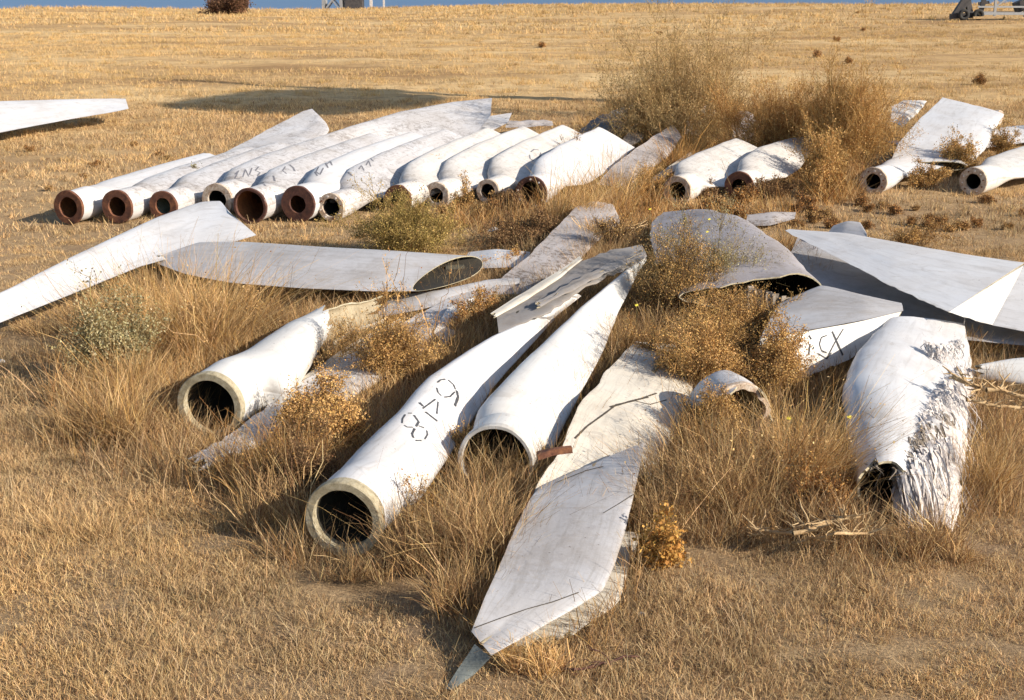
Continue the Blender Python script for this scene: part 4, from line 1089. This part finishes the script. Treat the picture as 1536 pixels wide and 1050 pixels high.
# yellow flowers
def flower(u, v, h, label):
    p = at(u, v, h); V, Fc = [], []
    t = empty('yellow_flower', (p.x, p.y, 0), label, 'flower', 'small yellow flowers')
    K = 8
    V.append(p + Vector((0, 0, .004)))
    for k in range(K * 2):
        a = math.pi * k / K; rr = .024 if k % 2 == 0 else .013
        V.append(p + Vector((rr * math.cos(a), rr * .8 * math.sin(a), rr * .5 * math.sin(a) + (.0 if k % 2 else .006))))
    for k in range(K * 2): Fc.append((0, 1 + k, 1 + (k + 1) % (K * 2)))
    mesh_obj('petals', V, Fc, [M['yellow']], t, p, False)
    s = []
    for j in range(5):
        q = Vector((p.x + .01 * math.sin(j), p.y + .02, p.z * (1 - j / 4) - .002)); s += [q - Vector((.002, 0, 0)), q + Vector((.002, 0, 0))]
    mesh_obj('stem', s, [(2 * j, 2 * j + 1, 2 * j + 3, 2 * j + 2) for j in range(4)], [M['stem']], t, p, False)
M['yellow'] = rough_mat('yellow_petals', [(.75, .62, .05), (.85, .75, .12)], 20)
M['stem'] = rough_mat('green_brown_stem', [(.16, .13, .05), (.24, .2, .08)], 20)
for (u, v, h, l) in [(975, 314, .7, 'yellow flower above the sticks left of the hood'), (955, 458, .5, 'yellow flower in dark weeds right of the second white blade'),
                     (1028, 328, .75, 'yellow flower over the back of the hood blade'), (1064, 329, .75, 'yellow flower over the hood blade crest'),
                     (465, 692, .25, 'single yellow flower in dark weeds left of the 648 blade'), (1274, 626, .5, 'yellow flower against the shaded left side of the frayed root'),
                     (1183, 628, .6, 'yellow flower in the tall straw left of the frayed root'), (1061, 348, .65, 'yellow flower on the middle of the hood blade')]:
    flower(u, v, h, l)

# sticks: forked dead branches built as tubes
def branch(label, pts, r0, seed, forks=6, mat='wood', group='bare dead branches'):
    rg = random.Random(seed)
    V, Fc = [], []
    def tube(path, r_a, r_b, k=6):
        base = len(V)
        for i, p in enumerate(path):
            d = (path[min(i + 1, len(path) - 1)] - path[max(i - 1, 0)]).normalized()
            s = d.cross(Vector((0.1, .2, 1))).normalized(); u_ = s.cross(d)
            rr = r_a + (r_b - r_a) * i / (len(path) - 1)
            for q in range(k):
                a = 2 * math.pi * q / k
                V.append(p + (s * math.cos(a) + u_ * math.sin(a)) * rr)
            if i:
                for q in range(k):
                    b = base + (i - 1) * k
                    Fc.append((b + q, b + (q + 1) % k, b + k + (q + 1) % k, b + k + q))
    def wig(a, b, n, j):
        out = []
        for i in range(n + 1):
            f = i / n; out.append(a.lerp(b, f) + Vector((rg.uniform(-j, j), rg.uniform(-j, j), rg.uniform(-j, j) * .7)) * (1 if 0 < i < n else 0))
        return out
    for a, b in zip(pts[:-1], pts[1:]):
        path = wig(a, b, 5, (b - a).length * .05); tube(path, r0, r0 * .75)
        for _ in range(forks):
            q = path[rg.randint(1, 4)]
            L = (b - a).length * rg.uniform(.2, .5)
            e_ = q + Vector((rg.uniform(-1, 1), rg.uniform(-.8, .8), rg.uniform(-.15, .7))).normalized() * L
            e_.z = max(e_.z, .02)
            p2 = wig(q, e_, 4, L * .08); tube(p2, r0 * .55, r0 * .22, 5)
            if rg.random() < .7:
                e2 = p2[2] + Vector((rg.uniform(-1, 1), rg.uniform(-.8, .8), rg.uniform(-.1, .6))).normalized() * L * .5
                tube(wig(p2[2], e2, 3, L * .05), r0 * .35, r0 * .15, 4)
    return tag(mesh_obj('dead_branch', V, Fc, [M[mat]], None, pts[0], True), label, 'branch', group)
branch('tangled pale dead branch right of the frayed fibre under the cream blade end', [at(1430, 565, .50), at(1480, 585, .48), at(1560, 600, .40)], .024, 1, 14)
branch('second pale branch crossing low right of the frayed fibre', [at(1450, 600, .40), at(1500, 610, .34), at(1560, 612, .3)], .018, 2, 11)
branch('crooked dead branch in grass left of the frayed root mouth', [at(1120, 800, .08), at(1190, 800, .24), at(1290, 775, .32)], .018, 3, 12)
branch('dark forked twig in front of the frayed root', [at(1190, 815, .08), at(1250, 800, .28), at(1310, 800, .2)], .013, 4, 10)
branch('dead sticks on top of the speckled slab', [at(890, 352, .42), at(930, 345, .5), at(965, 338, .45)], .014, 5, 9)
branch('pale stick on bare ground at the far left', [at(-10, 600, .03), at(30, 596, .05), at(70, 605, .03)], .010, 6, 4)
branch('yellow forked twig right of the nearest flat skin', [at(940, 855, .04), at(985, 835, .12), at(1035, 830, .1)], .008, 7, 6)
branch('dark twig lying in the grass in front of the nearest flat skin', [at(780, 992, .03), at(860, 1004, .04), at(960, 985, .03)], .009, 8, 4, 'rust_dark')

# small weeds scattered between far row roots and over the field
rngs = random.Random(5)
PROTO = {}
def weed_proto(k):
    if k in PROTO: return PROTO[k]
    return None
spots = []
for _ in range(34):
    spots.append((rngs.uniform(520, 1250), rngs.uniform(285, 330), 'low brown weed among the roots of the far row', 'weeds among the far row roots', .75))
for _ in range(26):
    spots.append((rngs.uniform(1180, 1536), rngs.uniform(300, 345), 'low dry weed on bare ground behind the right blades', 'low weeds behind the right blades', .5))
for _ in range(22):
    spots.append((rngs.uniform(0, 500), rngs.uniform(205, 300), 'low brown weed on open ground left of the far row', 'low weeds left of the far row', .35))
for _ in range(9):
    y_ = rngs.uniform(12, 130); spots.append((rngs.uniform(0, 1536), y_, 'small dark weed dotted over the far golden field', 'weeds dotted over the far field', 1.0))
proto = None
for i, (u, v, lb, gp, s) in enumerate(spots):
    p = at(u, v, 0)
    if p.y < 42 and occupied(np.array([p.x]), np.array([p.y]))[0]: continue
    if proto is None:
        proto = bush(lb, 600, 300, 50, 24, 77, 22, 8, 5, 4, BROWN, GOLD + BROWN, (.012, .024), .010, name='weed', cat='weed', group=gp, scat=.03)
        protos = [proto]; o = proto
    elif len(protos) < 3:
        o = bush(lb, 600, 300, 50, 24, 77 + len(protos), 22, 8, 5, 4, DARK, BROWN + RED, (.012, .024), .010, name='weed', cat='weed', group=gp, scat=.03)
        protos.append(o)
    else:
        src = protos[i % 3]
        o = src.copy(); COL.objects.link(o)
        for ch in list(src.children):
            c_ = ch.copy(); COL.objects.link(c_); c_.parent = o
    o['label'] = lb; o['group'] = gp
    o.location = (p.x, p.y, ghs(p.x, p.y)); o.rotation_euler.z = rngs.uniform(0, 6.28)
    k = s * rngs.uniform(.7, 1.3); o.scale = (k, k, k * rngs.uniform(.7, 1.1))
bush('dark reddish bush on the crest at the top left', 345, 20, 86, 26, 180, 46, 12, 8, 3, DARK, [(.16, .09, .06), (.24, .13, .08), (.12, .07, .05)], (.05, .11), .05, scat=.2, up=.9, base=.7)

# ------------------------------------------------------------------ machinery far away
def boxes(name, parts, mat, parent, og):
    V, Fc = [], []
    for (a, b, w) in parts:
        a, b = Vector(a), Vector(b); d = (b - a).normalized()
        s = d.cross(Vector((.01, .02, 1)))
        s = s.normalized() if s.length > .05 else Vector((1, 0, 0)); u_ = s.cross(d).normalized()
        i = len(V)
        for p in (a, b):
            for (x, y) in ((-1, -1), (1, -1), (1, 1), (-1, 1)): V.append(p + s * x * w / 2 + u_ * y * w / 2)
        Fc += [(i, i + 1, i + 2, i + 3), (i + 7, i + 6, i + 5, i + 4)] + [(i + k, i + (k + 1) % 4, i + 4 + (k + 1) % 4, i + 4 + k) for k in range(4)]
    return mesh_obj(name, [Vector(v) + og for v in V], Fc, [mat], parent, og, False)
def wheel(name, c, r, w, parent, mat):
    V, Fc = [], []; n = 20
    pr = [(r * .45, -w / 2), (r * .9, -w / 2), (r, -w * .3), (r, w * .3), (r * .9, w / 2), (r * .45, w / 2)]
    for k in range(n):
        a = 2 * math.pi * k / n
        for (rr, z) in pr: V.append(c + Vector((rr * math.cos(a), z, rr * math.sin(a))))
    for k in range(n):
        for q in range(len(pr)): Fc.append((k * 6 + q, k * 6 + (q + 1) % 6, ((k + 1) % n) * 6 + (q + 1) % 6, ((k + 1) % n) * 6 + q))
    return mesh_obj(name, V, Fc, [mat], parent, c, True)
p = at(1490, 40, 0); og = Vector((p.x, p.y, ghs(p.x, p.y)))
t = empty('machine_trailer', og, 'grey steel framed machine trailer with dark gear at the top right', 'trailer')
boxes('frame', [((-1.2, 0, .45), (5.5, 0, .45), .18), ((-1.2, 1.6, .45), (5.5, 1.6, .45), .18), ((-1.2, 0, .9), (5.5, 0, .9), .12), ((0, 0, .2), (0, 0, 2.6), .16), ((2.1, 0, .2), (2.1, 0, 2.6), .16), ((-1.2, 0, .45), (-1.2, 1.6, .45), .16),
                ((0, 0, .9), (2.1, 0, 2.4), .1), ((2.1, 0, .9), (4.4, 0, 2.4), .1), ((4.4, 0, .2), (4.4, 0, 2.6), .16), ((0, 0, 2.6), (5.5, 0, 2.6), .14)], M['steel'], t, og)
boxes('engine_block', [((1.6, .6, .8), (3.4, .6, 1.6), .7)], M['dark_steel'], t, og)
boxes('gear_housing', [((-2.6, .3, .3), (-1.9, .3, 1.5), .5), ((-1.6, .3, .4), (-2.0, .3, 1.9), .35), ((-3.0, .2, .25), (-1.0, .2, .35), .35)], M['dark_steel'], t, og)
boxes('winch', [((-.9, .2, .6), (-.7, .2, 1.7), .3), ((-1.1, .2, 1.1), (-.4, .2, 1.2), .2)], M['dark_steel'], t, og)
for wx in (-2.2, -1.2, 3.2, 4.2): wheel('wheel', og + Vector((wx, -.25, .38)), .38, .25, t, M['rubber'])
boxes('skid', [((-1.6, -.4, .18), (.4, -.4, .22), .16)], M['wood'], t, og)

def lattice_turbine(label, base, hgt, yaw, half, rotor, rotspin, nac=(3.2, 1.1), bl=7.6, blw=1.0, mb=.10):
    t = empty('wind_turbine', base, label, 'wind turbine', 'lattice tower wind turbines')
    def z(p): return Vector(p) + base
    legs = []
    ns = 9
    corners = [(-1, -1), (1, -1), (1, 1), (-1, 1)]
    ht = lambda f: half * (1 - .72 * f)
    brace = []
    for i in range(ns):
        f0, f1 = i / ns, (i + 1) / ns
        for k in range(4):
            a, b = corners[k], corners[(k + 1) % 4]
            P0 = (a[0] * ht(f0), a[1] * ht(f0), hgt * f0); P1 = (b[0] * ht(f1), b[1] * ht(f1), hgt * f1)
            Q0 = (b[0] * ht(f0), b[1] * ht(f0), hgt * f0); Q1 = (a[0] * ht(f1), a[1] * ht(f1), hgt * f1)
            brace += [(P0, P1, mb * .45), (Q0, Q1, mb * .45), (Q1, P1, mb * .45)]
    for (a, b) in corners:
        boxes('leg', [((a * half, b * half, -.3), (a * ht(1), b * ht(1), hgt), mb)], M['steel'], t, base)
    boxes('bracing', brace, M['steel'], t, base)
    cy, sy = math.cos(yaw), math.sin(yaw)
    ax = Vector((cy, sy, 0)); sd = Vector((-sy, cy, 0))
    top = Vector((0, 0, hgt + nac[1] * .5))
    V, Fc = [], []
    K = 12
    for i, (f, s) in enumerate([(-1, .5), (-.85, .9), (-.2, 1.05), (.6, 1.0), (1, .7)]):
        for k in range(K):
            a = 2 * math.pi * k / K
            ca, sa = math.cos(a), math.sin(a)
            ca = math.copysign(abs(ca) ** .6, ca); sa = math.copysign(abs(sa) ** .6, sa)
            V.append(base + top + ax * f * nac[0] / 2 + sd * ca * s * nac[1] * .5 + Vector((0, 0, sa * s * nac[1] * .5)))
        if i:
            for k in range(K): b = (i - 1) * K; Fc.append((b + k, b + (k + 1) % K, b + K + (k + 1) % K, b + K + k))
    Fc += [tuple(range(K)), tuple(4 * K + k for k in range(K))]
    mesh_obj('nacelle', V, Fc, [M['dull']], t, base + top, False)
    if rotor:
        hub = base + top + ax * (nac[0] / 2 + .5)
        V, Fc = [], []
        for i, (f, s) in enumerate([(-.5, .45), (0, .5), (.4, .35), (.6, .08)]):
            for k in range(K):
                a = 2 * math.pi * k / K; V.append(hub + ax * f + (sd * math.cos(a) + Vector((0, 0, math.sin(a)))) * s)
            if i:
                for k in range(K): b = (i - 1) * K; Fc.append((b + k, b + (k + 1) % K, b + K + (k + 1) % K, b + K + k))
        mesh_obj('hub', V, Fc, [M['dull']], t, hub, True)
        for q in range(3):
            a = rotspin + q * 2 * math.pi / 3
            d = sd * math.cos(a) + Vector((0, 0, math.sin(a))); ch = (sd * -math.sin(a) + Vector((0, 0, math.cos(a))))
            sts = []
            for f, w, tt, rr in ((.03, .5, .5, 1), (.12, .5, .5, 1), (.28, blw, .3, .4), (.6, blw * .75, .18, .1), (1, .35, .06, 0)):
                c_ = hub + d * bl * f; cv = (ch * .9 + ax * .43).normalized()
                sts.append(St(c_ - cv * w / 2, c_ + cv * w / 2, tt, rr))
            loft('blade', sts, [M['white'], M['inner'], M['edge']], parent=t, origin=hub, close1=True, foot=False, sub=4, nring=16, dent=0)
    return t

AZ, EL = R(24), R(27)
SUN = Vector((math.cos(EL) * math.cos(AZ), -math.cos(EL) * math.sin(AZ), math.sin(EL)))
def caster(u, v, H):              # where something of height H stands whose shadow falls on a ground point
    g = at(u, v, 0); k = H / SUN.z
    return Vector((g.x + SUN.x * k, g.y + SUN.y * k, 0))
b = caster(500, 155, 18); b.z = 0
lattice_turbine('lattice tower wind turbine standing out of view on the right whose shadow crosses the field', b, 17, R(60), 1.3, True, R(15), nac=(7.0, 3.0), bl=8.0, blw=1.3)  # unseen; nacelle oversized and height chosen to shape the shadow patch
p = at(500, 7, 0)
lattice_turbine('distant lattice tower foot on the crest at the top of the picture', Vector((p.x, p.y, ghs(p.x, p.y))), 22, R(200), 1.0, True, R(40), mb=.30)
p = at(532, 7, 0); og = Vector((p.x, p.y, ghs(p.x, p.y)))
t = empty('transformer_box', og, 'grey transformer box beside the distant tower foot', 'transformer')
boxes('cabinet', [((0, 0, 0), (0, 0, 1.8), 1.9)], M['dark_steel'], t, og)
boxes('lid', [((0, 0, 1.8), (0, 0, 1.92), 2.1)], M['steel'], t, og)
boxes('post', [((1.8, 0, 0), (1.8, 0, 2.2), .3), ((3.2, 0, 0), (3.2, 0, 2.0), .2)], M['fibre'], t, og)

# ------------------------------------------------------------------ ground, water
def axis(lo, hi, core0, core1, step, growth):
    xs = list(np.arange(core0, core1 + 1e-6, step))
    s = step; x = core1
    while x < hi: s *= growth; x += s; xs.append(min(x, hi))
    s = step; x = core0; left = []
    while x > lo: s *= growth; x -= s; left.append(max(x, lo))
    return np.array(left[::-1] + xs)
xs = axis(-3000, 3000, -14, 14, .14, 1.07); ys = axis(-500, 4000, 5, 40, .16, 1.045)
X, Y = np.meshgrid(xs, ys, indexing='ij')
Z = gh(X, Y)
lump = np.clip(1 - (np.hypot(X, Y - 20) - 30) / 20, 0, 1)
Z = Z + lump * .03 * (vnoise(X, Y, .45, 21) - .5) + lump * .02 * (vnoise(X, Y, .2, 22) - .5)
V = np.stack([X, Y, Z], -1).reshape(-1, 3)
nx, ny = len(xs), len(ys)
i, j = np.meshgrid(np.arange(nx - 1), np.arange(ny - 1), indexing='ij')
a = (i * ny + j).ravel()
Q = np.stack([a, a + ny, a + ny + 1, a + 1], -1)
m, nt, out = nodes('dry_field_earth')
ps = N(nt, 'ShaderNodeNewGeometry').outputs['Position']
sep = N(nt, 'ShaderNodeSeparateXYZ', {0: ps})
n1 = noise_tex(nt, ps, .55, 8, .65, .3); n2 = noise_tex(nt, ps, 6, 8, .75); n3 = noise_tex(nt, ps, 45, 5, .75)
mpf = N(nt, 'ShaderNodeMapping', {'Vector': ps, 'Scale': (.05, .16, .2)}); nf_ = noise_tex(nt, mpf.outputs[0], 1.0, 8, .7, .4)
near = ramp(nt, n2, [(.30, (.20, .13, .07)), (.46, (.40, .28, .155)), (.62, (.60, .43, .245))])
near = mix(nt, ramp(nt, n1, [(.4, .0), (.66, .7)]), near, (.37, .26, .16))
near = mix(nt, ramp(nt, noise_tex(nt, ps, .9, 6, .7, .6), [(.54, .0), (.62, .6)]), near, (.36, .25, .16))
near = mix(nt, ramp(nt, n3, [(.42, .55), (.6, 0.)]), near, (.16, .105, .065))
far = ramp(nt, nf_, [(.36, (.34, .21, .10)), (.5, (.58, .39, .19)), (.62, (.70, .51, .27))])
n4 = noise_tex(nt, ps, 1.1, 8, .75, .5)
far = mix(nt, ramp(nt, n4, [(.38, .7), (.52, 0.)]), far, (.34, .22, .11))
fm = N(nt, 'ShaderNodeMapRange', {'Value': sep.outputs[1], 'From Min': 17.0, 'From Max': 40.0})
col = mix(nt, fm.outputs[0], near, far)
hgt_ = N(nt, 'ShaderNodeMath', {0: n2, 1: n3}, operation='ADD').outputs[0]
bp = N(nt, 'ShaderNodeBump', {'Height': hgt_, 'Strength': .8, 'Distance': .04})
pr = N(nt, 'ShaderNodeBsdfPrincipled', {'Base Color': col, 'Roughness': .95, 'Normal': bp.outputs[0]}); pr.inputs['Specular IOR Level'].default_value = .1
nt.links.new(pr.outputs[0], out.inputs[0])
g = np_mesh('ground', V, Q, None, m); tag(g, kind='structure')
g.data.polygons.foreach_set('use_smooth', [True] * len(g.data.polygons))

m, nt, out = nodes('blue_water')
ps = N(nt, 'ShaderNodeNewGeometry').outputs['Position']
w = noise_tex(nt, ps, .08, 6, .6)
bp = N(nt, 'ShaderNodeBump', {'Height': w, 'Strength': .4, 'Distance': 1.0})
pr = N(nt, 'ShaderNodeBsdfPrincipled', {'Base Color': (.05, .12, .26, 1), 'Roughness': .35, 'Normal': bp.outputs[0]})
nt.links.new(pr.outputs[0], out.inputs[0])
Wv = np.array([[-30000, 150, -26], [30000, 150, -26], [30000, 50000, -26], [-30000, 50000, -26]], float)
wo = np_mesh('water', Wv, np.array([[0, 1, 2, 3]]), None, m); tag(wo, kind='structure')

# ------------------------------------------------------------------ light
w = bpy.data.worlds.new('World'); SC.world = w; w.use_nodes = True
nt = w.node_tree; nt.nodes.clear()
sky = nt.nodes.new('ShaderNodeTexSky'); sky.sky_type = 'NISHITA'; sky.sun_disc = False
sky.sun_elevation = EL; sky.sun_rotation = math.pi / 2 + AZ
bg = nt.nodes.new('ShaderNodeBackground'); bg.inputs[1].default_value = 0.10
wout = nt.nodes.new('ShaderNodeOutputWorld')
nt.links.new(sky.outputs[0], bg.inputs[0]); nt.links.new(bg.outputs[0], wout.inputs[0])
ld = bpy.data.lights.new('sun', 'SUN'); ld.energy = 5.0; ld.angle = R(.53); ld.color = (1.0, .89, .74)
lo = bpy.data.objects.new('sun', ld); COL.objects.link(lo)
lo.rotation_euler = (-SUN).to_track_quat('-Z', 'Y').to_euler()
lo.location = SUN * 60
SC.view_settings.view_transform = 'Standard'; SC.view_settings.look = 'None'
SC.view_settings.exposure = 0.55; SC.view_settings.gamma = 1.0
SC.render.engine = 'CYCLES'
SC.cycles.max_bounces = 6
